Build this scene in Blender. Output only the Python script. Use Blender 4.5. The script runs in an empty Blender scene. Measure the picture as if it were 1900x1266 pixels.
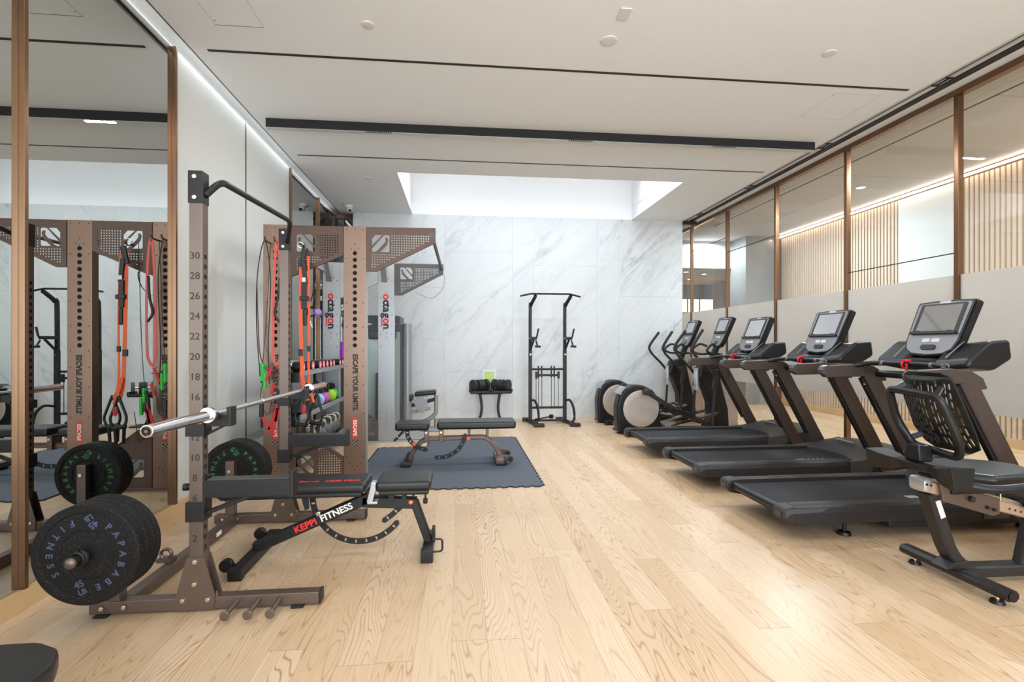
import bpy, bmesh, math, random
from mathutils import Vector, Matrix
R = math.radians
PI = math.pi
SC = bpy.context.scene
COL = SC.collection
random.seed(7)

# ---------------------------------------------------------------- camera
cam_data = bpy.data.cameras.new('camera')
cam = bpy.data.objects.new('camera', cam_data)
COL.objects.link(cam)
cam.location = (0, 0, 1.3)
cam.rotation_euler = (R(90), 0, R(-5.9))
cam_data.sensor_width = 36.0
cam_data.lens = 934.5 / 1900 * 36.0
cam_data.shift_y = 7 / 1900
cam_data.clip_start = 0.02
SC.camera = cam

# ---------------------------------------------------------------- world, exposure, large lights
world = bpy.data.worlds.new('world')
SC.world = world
world.use_nodes = True
world.node_tree.nodes['Background'].inputs[0].default_value = (0.9, 0.95, 1.0, 1)
world.node_tree.nodes['Background'].inputs[1].default_value = 0.5
SC.view_settings.view_transform = 'Standard'
SC.view_settings.look = 'None'
SC.view_settings.gamma = 1.0
SC.view_settings.use_curve_mapping = False
SC.view_settings.exposure = 0.58
SC.cycles.use_denoising = True
SC.cycles.max_bounces = 10
SC.cycles.diffuse_bounces = 5
SC.cycles.glossy_bounces = 6
SC.cycles.transmission_bounces = 6
SC.cycles.transparent_max_bounces = 24
SC.cycles.caustics_reflective = False
SC.cycles.caustics_refractive = False
SC.cycles.sample_clamp_indirect = 6.0

def area(name, loc, sx, sy, power, color, rot=(0, 0, 0)):
    l = bpy.data.lights.new(name, 'AREA')
    l.shape = 'RECTANGLE'
    l.size = sx
    l.size_y = sy
    l.energy = power
    l.color = color
    o = bpy.data.objects.new(name, l)
    o.location = loc
    o.rotation_euler = rot
    COL.objects.link(o)
    return o

H = 3.562            # ceiling height
XL, XR = -2.15, 4.05 # left wall, right edge of the ceiling
YB = 8.85            # back wall
# daylight through the skylight, added unseen ceiling fill lights in the near half of the
# room, and the LED cove of the corridor
sky_l = area('skylight_daylight', (1.13, 7.60, 4.66), 3.7, 1.5, 96, (0.82, 0.91, 1.0), (R(-24), 0, 0))
sky_l.data.spread = R(150)
CEIL_FILLS = [(-1.0, 2.3), (1.0, 2.3), (3.0, 2.3), (-1.0, 0.4), (1.0, 0.4), (3.0, 0.4), (-1.0, -1.7), (1.0, -1.7), (3.0, -1.7)]
for i, (lx, ly) in enumerate(CEIL_FILLS):
    area('ceiling_fill_light', (lx, ly, H - 0.012), 0.5, 0.5, 6, (1.0, 0.92, 0.84))
# added frontal fill behind the camera, shaped as an invented window
area('rear_fill_light', (1.0, -3.5, 1.75), 6.0, 3.1, 325, (0.76, 0.89, 1.0), (R(90), 0, 0))
# the three spot modules set into the hanging linear fixture
for bx, bp in ((-.83, 11), (1.27, 17), (2.87, 15)):
    area('beam_module_light', (bx, 5.27, H - 0.098), 0.27, 0.04, bp, (0.86, 0.93, 1.0))
area('cove_fill_light', (-2.095, 3.9, H + 0.03), 0.05, 9.6, 8, (0.82, 0.92, 1.0), (0, R(-14), 0))  # added fill to brighten the left wall; the cove itself shows no lamp
area('corridor_cove_light', (6.78, 6.5, 3.6), 0.06, 9.0, 9, (1.0, 0.88, 0.78), (0, R(-12), 0))
for ly in (1.0, 4.5, 8.0, 11.0):
    area('corridor_lamp_light', (5.5, ly, 3.6), 0.5, 0.5, 92, (0.80, 0.90, 1.0))

# ---------------------------------------------------------------- node helpers
class NT:
    def __init__(self, name):
        self.m = bpy.data.materials.new(name)
        self.m.use_nodes = True
        self.t = self.m.node_tree
        self.b = self.t.nodes['Principled BSDF']
        self.out = self.t.nodes['Material Output']
    def n(self, kind, **kw):
        x = self.t.nodes.new(kind)
        for k, v in kw.items():
            setattr(x, k, v)
        return x
    def link(self, a, b):
        self.t.links.new(a, b)
    def val(self, sock, v):
        if hasattr(v, 'is_output'):
            self.link(v, sock)
        else:
            sock.default_value = v
    def math(self, op, a, b=None, c=None):
        x = self.n('ShaderNodeMath', operation=op)
        self.val(x.inputs[0], a)
        if b is not None: self.val(x.inputs[1], b)
        if c is not None: self.val(x.inputs[2], c)
        return x.outputs[0]
    def mix(self, f, a, b, mode='MIX'):
        x = self.n('ShaderNodeMix', data_type='RGBA', blend_type=mode)
        self.val(x.inputs[0], f)
        self.val(x.inputs[6], a)
        self.val(x.inputs[7], b)
        return x.outputs[2]
    def pos(self):
        return self.n('ShaderNodeTexCoord').outputs['Object']
    def sep(self, v):
        x = self.n('ShaderNodeSeparateXYZ')
        self.link(v, x.inputs[0])
        return x.outputs
    def comb(self, a, b, c):
        x = self.n('ShaderNodeCombineXYZ')
        for i, v in enumerate((a, b, c)):
            self.val(x.inputs[i], v)
        return x.outputs[0]
    def noise(self, v, scale, detail=3, dist=0, rough=0.5):
        x = self.n('ShaderNodeTexNoise')
        if v is not None: self.link(v, x.inputs['Vector'])
        x.inputs['Scale'].default_value = scale
        x.inputs['Detail'].default_value = detail
        x.inputs['Distortion'].default_value = dist
        x.inputs['Roughness'].default_value = rough
        return x.outputs['Fac']
    def ramp(self, f, stops):
        x = self.n('ShaderNodeValToRGB')
        self.link(f, x.inputs[0])
        e = x.color_ramp.elements
        while len(e) < len(stops): e.new(0.5)
        for i, (p, c) in enumerate(stops):
            e[i].position = p
            e[i].color = (*c, 1) if len(c) == 3 else c
        return x.outputs[0]
    def bump(self, h, strength, dist=0.01):
        x = self.n('ShaderNodeBump')
        x.inputs['Strength'].default_value = strength
        x.inputs['Distance'].default_value = dist
        self.link(h, x.inputs['Height'])
        self.link(x.outputs[0], self.b.inputs['Normal'])

def C4(c): return (c[0], c[1], c[2], 1)
def srgb(r, g, b):
    f = lambda v: (v / 255 / 12.92) if v / 255 <= 0.04045 else ((v / 255 + 0.055) / 1.055) ** 2.4
    return (f(r), f(g), f(b))

def mat(name, col, rough=0.5, metal=0.0, var=0.06, vs=14.0, bump=0.0, bs=300.0, coat=0.0, spec=0.5):
    t = NT(name)
    p = t.pos()
    f = t.noise(p, vs, 3)
    lo = tuple(max(0, c * (1 - var)) for c in col)
    hi = tuple(min(1, c * (1 + var)) for c in col)
    t.link(t.mix(f, C4(lo), C4(hi)), t.b.inputs['Base Color'])
    t.b.inputs['Roughness'].default_value = rough
    t.b.inputs['Metallic'].default_value = metal
    t.b.inputs['Coat Weight'].default_value = coat
    t.b.inputs['Specular IOR Level'].default_value = spec
    if bump:
        t.bump(t.noise(p, bs, 2), bump, 0.001)
    return t.m

def emis(name, col, strength):
    t = NT(name)
    t.b.inputs['Base Color'].default_value = C4(col)
    t.b.inputs['Emission Color'].default_value = C4(col)
    t.b.inputs['Emission Strength'].default_value = strength
    return t.m

# ---------------------------------------------------------------- materials
def m_floor():
    t = NT('oak_planks')
    s = t.sep(t.pos())
    W, L = 0.155, 1.9
    rx = t.math('DIVIDE', t.math('ADD', s[0], 20.03), W)
    row = t.math('FLOOR', rx)
    wn = t.n('ShaderNodeTexWhiteNoise', noise_dimensions='1D')
    t.link(row, wn.inputs['W'])
    ry = t.math('ADD', t.math('DIVIDE', s[1], L), t.math('MULTIPLY', wn.outputs['Value'], 7.3))
    colm = t.math('FLOOR', ry)
    w2 = t.n('ShaderNodeTexWhiteNoise', noise_dimensions='2D')
    t.link(t.comb(row, colm, 0.0), w2.inputs['Vector'])
    idv = w2.outputs['Value']
    fx = t.math('FRACT', rx)
    fy = t.math('FRACT', ry)
    ex = t.math('MINIMUM', fx, t.math('SUBTRACT', 1.0, fx))
    ey = t.math('MINIMUM', fy, t.math('SUBTRACT', 1.0, fy))
    jx = t.math('LESS_THAN', ex, 0.006)
    jy = t.math('LESS_THAN', ey, 0.0007)
    joint = t.math('MAXIMUM', jx, jy)
    # cathedral grain: distorted growth rings, different on every board
    gx = t.math('ADD', t.math('MULTIPLY', s[0], 1.0), t.math('MULTIPLY', idv, 31.0))
    gy = t.math('ADD', t.math('MULTIPLY', s[1], 0.10), t.math('MULTIPLY', idv, 17.0))
    gv = t.comb(gx, gy, 0.0)
    n1 = t.noise(gv, 5.5, 2.0, 0.35)
    rings = t.math('ABSOLUTE', t.math('SINE', t.math('MULTIPLY', n1, 95.0)))
    line = t.math('POWER', t.math('SUBTRACT', 1.0, rings), 3.0)
    fine = t.noise(t.comb(t.math('MULTIPLY', s[0], 220.0), t.math('MULTIPLY', s[1], 7.0), idv), 1.0, 4)
    patch = t.noise(t.comb(gx, gy, 3.0), 3.0, 2)
    base = t.ramp(idv, [(0.0, srgb(203, 174, 139)), (0.5, srgb(212, 185, 152)), (1.0, srgb(220, 194, 163))])
    lw = t.math('MULTIPLY', line, t.math('MULTIPLY', t.math('SUBTRACT', patch, 0.28), 2.2))
    c1 = t.mix(lw, base, C4(srgb(142, 98, 56)))
    c2 = t.mix(t.math('MULTIPLY', t.math('SUBTRACT', 1.0, fine), 0.34), c1, C4(srgb(165, 120, 75)))
    c3 = t.mix(t.math('MULTIPLY', joint, 0.55), c2, C4(srgb(95, 62, 35)))
    t.link(c3, t.b.inputs['Base Color'])
    t.b.inputs['Roughness'].default_value = 0.33
    t.b.inputs['Specular IOR Level'].default_value = 0.5
    h = t.math('SUBTRACT', t.math('MULTIPLY', fine, 0.3), joint)
    t.bump(h, 0.25, 0.001)
    return t.m

def m_marble():
    t = NT('white_marble')
    s = t.sep(t.pos())
    # veins run up to the right
    u = t.math('ADD', t.math('MULTIPLY', s[0], 0.62), t.math('MULTIPLY', s[2], -0.55))
    v = t.math('ADD', t.math('MULTIPLY', s[0], 0.30), t.math('MULTIPLY', s[2], 0.42))
    # every slab has its own veining
    px = t.math('FLOOR', t.math('DIVIDE', t.math('ADD', s[0], 0.65), 1.575))
    nar = t.math('LESS_THAN', t.math('FRACT', t.math('DIVIDE', t.math('ADD', s[0], 0.65), 1.575)), 0.2444)
    off = t.math('MULTIPLY', t.math('ADD', px, nar), 5.37)
    vec = t.comb(t.math('ADD', t.math('MULTIPLY', u, 2.1), off), t.math('MULTIPLY', v, 0.75), 0.0)
    n1 = t.noise(vec, 1.35, 9, 0.55, 0.62)
    r1 = t.math('POWER', t.math('SUBTRACT', 1.0, t.math('ABSOLUTE', t.math('MULTIPLY', t.math('SUBTRACT', n1, 0.5), 2.0))), 26.0)
    n2 = t.noise(vec, 3.4, 8, 0.8, 0.6)
    r2 = t.math('POWER', t.math('SUBTRACT', 1.0, t.math('ABSOLUTE', t.math('MULTIPLY', t.math('SUBTRACT', n2, 0.52), 2.0))), 30.0)
    mk = t.noise(vec, 0.9, 3)
    mk = t.math('POWER', t.math('MULTIPLY', mk, 1.25), 4.5)
    w = t.math('MULTIPLY', t.math('ADD', t.math('MULTIPLY', r1, 1.0), t.math('MULTIPLY', r2, 0.5)), mk)
    w = t.math('MINIMUM', t.math('MULTIPLY', w, 1.1), 0.8)
    cloud = t.noise(vec, 0.8, 5)
    base = t.mix(cloud, C4(srgb(206, 207, 207)), C4(srgb(222, 222, 221)))
    t.link(t.mix(w, base, C4(srgb(120, 127, 132))), t.b.inputs['Base Color'])
    t.b.inputs['Roughness'].default_value = 0.4
    return t.m

def m_speckle(name, base, spot, thr=0.72, scale=260, rough=0.55, spot2=None):
    t = NT(name)
    p = t.pos()
    f = t.noise(p, scale, 1)
    g = t.math('GREATER_THAN', f, thr)
    c = t.mix(g, C4(base), C4(spot))
    if spot2:
        f2 = t.noise(t.n('ShaderNodeTexCoord').outputs['Generated'], scale * 0.4, 2)
        c = t.mix(t.math('GREATER_THAN', f2, thr + 0.03), c, C4(spot2))
    t.link(c, t.b.inputs['Base Color'])
    t.b.inputs['Roughness'].default_value = rough
    t.b.inputs['Specular IOR Level'].default_value = 0.25
    t.bump(f, 0.3, 0.001)
    return t.m

def m_brushed(name, c, rough=0.34, metal=0.85, var=0.10):
    t = NT(name)
    s = t.sep(t.pos())
    f = t.noise(t.comb(t.math('MULTIPLY', s[0], 160.0), t.math('MULTIPLY', s[1], 160.0), t.math('MULTIPLY', s[2], 3.0)), 1.0, 3)
    lo = tuple(v * (1 - var) for v in c); hi = tuple(min(1, v * (1 + var)) for v in c)
    t.link(t.mix(f, C4(lo), C4(hi)), t.b.inputs['Base Color'])
    t.b.inputs['Metallic'].default_value = metal
    t.b.inputs['Roughness'].default_value = rough
    t.bump(f, 0.08, 0.0005)
    return t.m

def m_glass(name, tint, ior=1.5, k=1.0):
    t = NT(name)
    t.t.nodes.remove(t.b)
    lw = t.n('ShaderNodeLayerWeight'); lw.inputs['Blend'].default_value = 0.5
    f0 = ((ior - 1) / (ior + 1)) ** 2
    fac = t.math('ADD', f0, t.math('MULTIPLY', 1 - f0, t.math('POWER', lw.outputs['Facing'], 5.0)))
    tr = t.n('ShaderNodeBsdfTransparent'); tr.inputs[0].default_value = C4(tint)
    gl = t.n('ShaderNodeBsdfGlossy'); gl.inputs['Roughness'].default_value = 0.0
    mx = t.n('ShaderNodeMixShader')
    t.link(t.math('MULTIPLY', fac, k), mx.inputs[0])
    t.link(tr.outputs[0], mx.inputs[1]); t.link(gl.outputs[0], mx.inputs[2])
    t.link(mx.outputs[0], t.out.inputs[0])
    return t.m

def m_frost():
    t = NT('frosted_film')
    t.t.nodes.remove(t.b)
    p = t.pos()
    f = t.noise(p, 3.0, 2)
    c = t.mix(f, C4(srgb(222, 216, 208)), C4(srgb(230, 226, 220)))
    d = t.n('ShaderNodeBsdfDiffuse'); t.link(c, d.inputs[0])
    tl = t.n('ShaderNodeBsdfTranslucent'); t.link(c, tl.inputs[0])
    tr = t.n('ShaderNodeBsdfTransparent')
    m1 = t.n('ShaderNodeMixShader'); m1.inputs[0].default_value = 0.42
    t.link(d.outputs[0], m1.inputs[1]); t.link(tl.outputs[0], m1.inputs[2])
    m2 = t.n('ShaderNodeMixShader'); m2.inputs[0].default_value = 0.04
    t.link(m1.outputs[0], m2.inputs[1]); t.link(tr.outputs[0], m2.inputs[2])
    t.link(m2.outputs[0], t.out.inputs[0])
    return t.m

def m_mat():
    t = NT('rubber_granules')
    p = t.pos()
    f = t.noise(p, 420, 2)
    c = t.ramp(f, [(0.38, srgb(38, 41, 48)), (0.54, srgb(68, 73, 83)), (0.66, srgb(140, 148, 160))])
    t.link(c, t.b.inputs['Base Color'])
    t.b.inputs['Roughness'].default_value = 0.8
    t.bump(f, 0.4, 0.001)
    return t.m

M = {}
M['floor'] = m_floor()
M['ceiling'] = mat('ceiling_paint', srgb(243, 246, 248), 0.9, var=0.01)
M['white'] = mat('white_paint', srgb(236, 236, 234), 0.85, var=0.01)
M['panel'] = mat('pale_wall_panel', srgb(216, 216, 211), 0.55, var=0.02, vs=60)
M['shaft'] = mat('skylight_paint', srgb(246, 246, 246), 0.9, var=0.005)
M['marble'] = m_marble()
M['joint'] = mat('marble_joint', srgb(188, 189, 190), 0.6)
M['mirror'] = mat('mirror_glass', (0.60, 0.62, 0.60), 0.0, 1.0, var=0.0)
M['bronze'] = m_brushed('bronze_trim', srgb(128, 96, 72), 0.3, 0.9)
M['dark_bronze'] = mat('dark_bronze', srgb(70, 52, 44), 0.4, 0.6)
M['slot'] = mat('black_slot', srgb(30, 27, 27), 0.6)
M['beam'] = mat('dark_grey_beam', srgb(50, 48, 48), 0.9, spec=0.15)
M['base_wood'] = mat('oak_baseboard', srgb(206, 172, 126), 0.45, var=0.08, vs=9)
M['rear_wood'] = mat('warm_wood_panelling', srgb(170, 120, 82), 0.5, var=0.15, vs=5)
M['glass'] = m_glass('clear_glass', (0.90, 0.915, 0.905), 1.55, 1.25)
M['frost'] = m_frost()
M['alu'] = mat('aluminium_profile', srgb(205, 208, 208), 0.5, 0.3)
M['corr_ceiling'] = mat('corridor_ceiling_paint', srgb(206, 204, 202), 0.9, var=0.02)
M['slat'] = mat('oak_slats', srgb(206, 182, 158), 0.5, var=0.08, vs=6)
M['slat_back'] = mat('slat_backing', srgb(104, 70, 48), 0.7)
M['grey_stone'] = mat('grey_stone', srgb(150, 150, 148), 0.3, var=0.15, vs=2)
M['led'] = emis('led_strip', (1.0, 0.90, 0.80), 5.0)
M['led_warm'] = emis('warm_led', (1.0, 0.62, 0.34), 3.0)
M['lamp'] = emis('lamp_diffuser', (1.0, 0.92, 0.84), 3.0)
M['plastic_white'] = mat('white_plastic', srgb(228, 224, 220), 0.5)
M['rack'] = mat('gunmetal_powder_coat', srgb(110, 94, 85), 0.36, 0.65, var=0.05, bump=0.15, bs=700)
M['rack_black'] = mat('satin_black_steel', srgb(29, 26, 25), 0.45, 0.1, bump=0.1, bs=500, spec=0.4)
M['hole'] = mat('hole_shadow_black', srgb(18, 15, 14), 0.9)
M['bolt'] = mat('zinc_bolt', srgb(222, 205, 180), 0.22, 1.0)
M['chrome'] = mat('chrome', (0.74, 0.74, 0.75), 0.13, 1.0, var=0.01)
M['steel'] = mat('knurled_steel', (0.72, 0.72, 0.73), 0.22, 1.0, bump=0.3, bs=900)
M['ink'] = mat('black_ink', srgb(28, 24, 23), 0.6)
M['ink_white'] = mat('white_ink', srgb(235, 228, 218), 0.6)
M['ink_red'] = mat('red_ink', srgb(226, 42, 44), 0.55)
M['ink_green'] = mat('green_ink', srgb(48, 122, 58), 0.6)
M['ink_blue'] = mat('blue_grey_ink', srgb(70, 80, 104), 0.6)
M['rubber'] = m_speckle('speckled_rubber', srgb(22, 20, 19), srgb(112, 108, 104), 0.70, 250, 0.7, None)
M['rubber_plain'] = mat('black_rubber', srgb(28, 28, 28), 0.6, bump=0.2, bs=300)
M['vinyl'] = mat('black_vinyl', srgb(23, 22, 21), 0.36, bump=0.25, bs=650, spec=0.42)
M['vinyl_worn'] = mat('worn_black_vinyl', srgb(52, 50, 48), 0.42, var=0.35, vs=30, bump=0.25, bs=650)
M['rig'] = m_brushed('taupe_brushed_steel', srgb(128, 103, 88), 0.36, 0.75)
M['rig_wing'] = mat('brown_grey_powder_coat', srgb(92, 72, 61), 0.48, 0.4, bump=0.1, bs=600)
M['rig_dark'] = mat('dark_grey_powder_coat', srgb(92, 88, 86), 0.5, 0.3)
M['rig_silver'] = m_brushed('silver_brushed_steel', srgb(176, 177, 178), 0.4, 0.6)
M['orange'] = mat('orange_webbing', srgb(255, 108, 62), 0.7, bump=0.5, bs=500)
M['pink_band'] = mat('red_latex', srgb(222, 96, 88), 0.5)
M['red_plastic'] = mat('red_plastic', srgb(216, 30, 46), 0.4)
M['red_band'] = mat('red_webbing', srgb(206, 42, 46), 0.6)
M['green'] = mat('green_plastic', srgb(40, 190, 62), 0.4)
M['cord'] = mat('black_cord', srgb(30, 28, 28), 0.5)
M['maroon'] = mat('maroon_tubing', srgb(120, 44, 48), 0.45)
M['dumbbell_red'] = mat('red_end_cap', srgb(214, 26, 62), 0.4)
M['iron'] = mat('black_iron', srgb(48, 47, 48), 0.48, 0.1, bump=0.2, bs=300)
M['grey_iron'] = mat('grey_ball_iron', srgb(92, 92, 94), 0.5, 0.1)
M['kb_handle'] = mat('polished_handle', srgb(190, 182, 176), 0.3, 0.8)
M['lime'] = mat('lime_vinyl', srgb(158, 214, 40), 0.5)
M['magenta'] = mat('magenta_vinyl', srgb(214, 70, 196), 0.5)
M['sky'] = mat('light_blue_vinyl', srgb(150, 196, 222), 0.5)
M['purple'] = mat('purple_foam', srgb(170, 40, 200), 0.6)
M['lilac'] = mat('lilac_rubber', srgb(196, 160, 226), 0.6)
M['yellow'] = mat('yellow_band_ink', srgb(205, 214, 60), 0.5)
M['matrub'] = m_mat()
M['mat_edge'] = mat('mat_edge_rubber', srgb(38, 40, 44), 0.8)
M['bench_frame'] = mat('taupe_frame_enamel', srgb(104, 82, 70), 0.35, 0.4, coat=0.2)
M['orange_plastic'] = mat('orange_knob', srgb(238, 98, 48), 0.4)
M['tm_body'] = mat('treadmill_charcoal', srgb(42, 38, 37), 0.45, 0.1, bump=0.12, bs=600, spec=0.4)
M['tm_arm'] = mat('treadmill_brown_grey', srgb(76, 62, 56), 0.45, 0.3, bump=0.12, bs=600)
M['tm_black'] = mat('moulded_black_plastic', srgb(21, 20, 20), 0.38, spec=0.38, bump=0.15, bs=500)
M['tm_belt'] = mat('running_belt', srgb(35, 35, 37), 0.75, bump=0.6, bs=350, spec=0.3)
M['tm_hood'] = mat('hood_plastic', srgb(70, 69, 69), 0.4, 0.1)
M['tm_grey'] = mat('console_grey', srgb(128, 127, 128), 0.35, 0.3)
M['tm_silver'] = mat('silver_trim', srgb(178, 178, 178), 0.3, 0.6)
M['screen'] = mat('dark_glossy_screen', srgb(190, 191, 194), 0.06, 0.75, var=0.0)
M['screen_light'] = mat('lcd_grey', srgb(206, 208, 210), 0.25)
M['disc'] = mat('taupe_disc_cover', srgb(176, 162, 152), 0.4, 0.1)
M['beige_plastic'] = mat('beige_shroud', srgb(196, 176, 164), 0.45)
M['paint_grey'] = mat('machine_grey_paint', srgb(150, 151, 152), 0.4, 0.3)
M['machine_dark'] = mat('machine_dark_grey', srgb(84, 85, 88), 0.45, 0.2)
M['smoke_panel'] = mat('pale_green_shroud', srgb(176, 190, 182), 0.25, 0.25, var=0.08, vs=1.5)
M['rail_alu'] = m_brushed('bike_rail_aluminium', srgb(216, 190, 168), 0.3, 0.8)
M['paper'] = mat('paper', srgb(238, 240, 238), 0.8)
M['paper_green'] = mat('yellow_green_print', srgb(205, 226, 96), 0.8)
M['lcd_sticker'] = mat('sticker', srgb(206, 204, 200), 0.6)
# ---------------------------------------------------------------- mesh builder
def rotm(rot):
    if rot is None: return Matrix.Identity(4)
    return Matrix.Rotation(rot[2], 4, 'Z') @ Matrix.Rotation(rot[1], 4, 'Y') @ Matrix.Rotation(rot[0], 4, 'X')

def frame_z(d):
    z = Vector(d).normalized()
    a = Vector((0, 0, 1)) if abs(z.z) < 0.95 else Vector((0, 1, 0))
    x = a.cross(z).normalized()
    y = z.cross(x)
    return Matrix((x, y, z)).transposed().to_4x4()

def smooth_path(pts, n=6):
    P = [Vector(p) for p in pts]
    if len(P) < 3: return P
    out = []
    for i in range(len(P) - 1):
        p0 = P[i - 1] if i > 0 else P[i] * 2 - P[i + 1]
        p1, p2 = P[i], P[i + 1]
        p3 = P[i + 2] if i + 2 < len(P) else P[i + 1] * 2 - P[i]
        for k in range(n):
            t = k / n
            out.append(0.5 * ((2 * p1) + (p2 - p0) * t + (2 * p0 - 5 * p1 + 4 * p2 - p3) * t * t + (3 * p1 - p0 - 3 * p2 + p3) * t ** 3))
    out.append(P[-1])
    return out

def fillet(pts, rad, n=5):
    """polyline with its corners rounded by radius-like distance rad"""
    P = [Vector(p) for p in pts]
    out = [P[0]]
    for i in range(1, len(P) - 1):
        a, b, c = P[i - 1], P[i], P[i + 1]
        r = min(rad, (a - b).length * 0.45, (c - b).length * 0.45)
        s = b + (a - b).normalized() * r
        e = b + (c - b).normalized() * r
        for k in range(n + 1):
            t = k / n
            out.append((1 - t) ** 2 * s + 2 * t * (1 - t) * b + t * t * e)
    out.append(P[-1])
    return out

class MB:
    def __init__(s, *mats):
        s.bm = bmesh.new()
        s.mats = [M[m] for m in mats]
    def add(s, t, m=0):
        for f in t.faces: f.material_index = m
        me = bpy.data.meshes.new('tmp')
        t.to_mesh(me); t.free()
        s.bm.from_mesh(me)
        bpy.data.meshes.remove(me)
        return s
    def box(s, a, b, m=0, bev=0.0, seg=2, rot=None, piv=None):
        """axis box from corner a to corner b"""
        t = bmesh.new()
        c = [(a[i] + b[i]) / 2 for i in range(3)]
        d = [abs(b[i] - a[i]) for i in range(3)]
        bmesh.ops.create_cube(t, size=1)
        bmesh.ops.scale(t, vec=d, verts=t.verts)
        if bev: bmesh.ops.bevel(t, geom=t.edges[:], offset=min(bev, min(d) * 0.49), segments=seg, affect='EDGES', profile=0.5)
        if rot is not None and piv is None:
            bmesh.ops.transform(t, matrix=rotm(rot), verts=t.verts)
        bmesh.ops.translate(t, vec=c, verts=t.verts)
        if rot is not None and piv is not None:
            bmesh.ops.transform(t, matrix=Matrix.Translation(piv) @ rotm(rot) @ Matrix.Translation(-Vector(piv)), verts=t.verts)
        return s.add(t, m)
    def cbox(s, c, d, m=0, bev=0.0, rot=None, seg=2):
        return s.box([c[i] - d[i] / 2 for i in range(3)], [c[i] + d[i] / 2 for i in range(3)], m, bev, seg, rot)
    def cyl(s, p0, p1, r0, r1=None, seg=16, m=0, bev=0.0):
        r1 = r0 if r1 is None else r1
        p0, p1 = Vector(p0), Vector(p1)
        t = bmesh.new()
        L = (p1 - p0).length
        bmesh.ops.create_cone(t, cap_ends=True, segments=seg, radius1=r0, radius2=r1, depth=L)
        if bev:
            es = [e for e in t.edges if abs(e.verts[0].co.z - e.verts[1].co.z) < 1e-6]
            bmesh.ops.bevel(t, geom=es, offset=bev, segments=2, affect='EDGES', profile=0.5)
        bmesh.ops.transform(t, matrix=Matrix.Translation((p0 + p1) / 2) @ frame_z(p1 - p0), verts=t.verts)
        return s.add(t, m)
    def sph(s, c, r, m=0, sc=(1, 1, 1), u=20, v=12, rot=None):
        t = bmesh.new()
        bmesh.ops.create_uvsphere(t, u_segments=u, v_segments=v, radius=r)
        bmesh.ops.scale(t, vec=sc, verts=t.verts)
        if rot: bmesh.ops.transform(t, matrix=rotm(rot), verts=t.verts)
        bmesh.ops.translate(t, vec=c, verts=t.verts)
        return s.add(t, m)
    def sweep(s, pts, prof, m=0, closed=False, up=None, scales=None):
        """sweep a 2D closed profile [(x,y)] along a path; up fixes the profile's y"""
        P = [Vector(p) for p in pts]
        n = len(P)
        t = bmesh.new()
        rings = []
        prev = None
        for i in range(n):
            if closed:
                d = (P[(i + 1) % n] - P[i - 1]).normalized()
            else:
                d = (P[min(i + 1, n - 1)] - P[max(i - 1, 0)]).normalized()
            if up is not None:
                y = Vector(up) - d * d.dot(Vector(up))
                y.normalize()
                x = y.cross(d)
            else:
                if prev is None:
                    a = Vector((0, 0, 1)) if abs(d.z) < 0.9 else Vector((1, 0, 0))
                    x = a.cross(d).normalized()
                else:
                    x = (prev - d * prev.dot(d)).normalized()
                prev = x
                y = d.cross(x)
            # keep the section's width at bends
            k = 1.0 if scales is None else scales[i]
            rings.append([t.verts.new(P[i] + x * (px * k) + y * (py * k)) for px, py in prof])
        q = len(prof)
        for i in range(n if closed else n - 1):
            a, b = rings[i], rings[(i + 1) % n]
            for j in range(q):
                t.faces.new((a[j], a[(j + 1) % q], b[(j + 1) % q], b[j]))
        if not closed:
            t.faces.new(rings[0][::-1]); t.faces.new(rings[-1])
        bmesh.ops.recalc_face_normals(t, faces=t.faces)
        return s.add(t, m)
    def tube(s, pts, r, seg=10, m=0, closed=False, scales=None):
        return s.sweep(pts, [(r * math.cos(2 * PI * k / seg), r * math.sin(2 * PI * k / seg)) for k in range(seg)], m, closed, None, scales)
    def bar(s, pts, w, h, m=0, up=(0, 0, 1), ch=0.15, closed=False, scales=None):
        """rectangular tube: w across, h along 'up', corners slightly cut"""
        c = min(w, h) * ch
        a, b = w / 2, h / 2
        prof = [(-a + c, -b), (a - c, -b), (a, -b + c), (a, b - c), (a - c, b), (-a + c, b), (-a, b - c), (-a, -b + c)]
        return s.sweep(pts, prof, m, closed, up, scales)
    def prism(s, poly, axis, a0, a1, m=0, bev=0.0):
        """extrude a 2D polygon along an axis: 'X' poly is (y,z), 'Y' poly is (x,z), 'Z' poly is (x,y)"""
        t = bmesh.new()
        f3 = {'X': lambda u, v, a: (a, u, v), 'Y': lambda u, v, a: (u, a, v), 'Z': lambda u, v, a: (u, v, a)}[axis]
        A = [t.verts.new(f3(u, v, a0)) for u, v in poly]
        B = [t.verts.new(f3(u, v, a1)) for u, v in poly]
        n = len(poly)
        t.faces.new(A); t.faces.new(B[::-1])
        for i in range(n): t.faces.new((A[i], B[i], B[(i + 1) % n], A[(i + 1) % n]))
        bmesh.ops.recalc_face_normals(t, faces=t.faces)
        if bev: bmesh.ops.bevel(t, geom=t.edges[:], offset=bev, segments=2, affect='EDGES', profile=0.5)
        return s.add(t, m)
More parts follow.
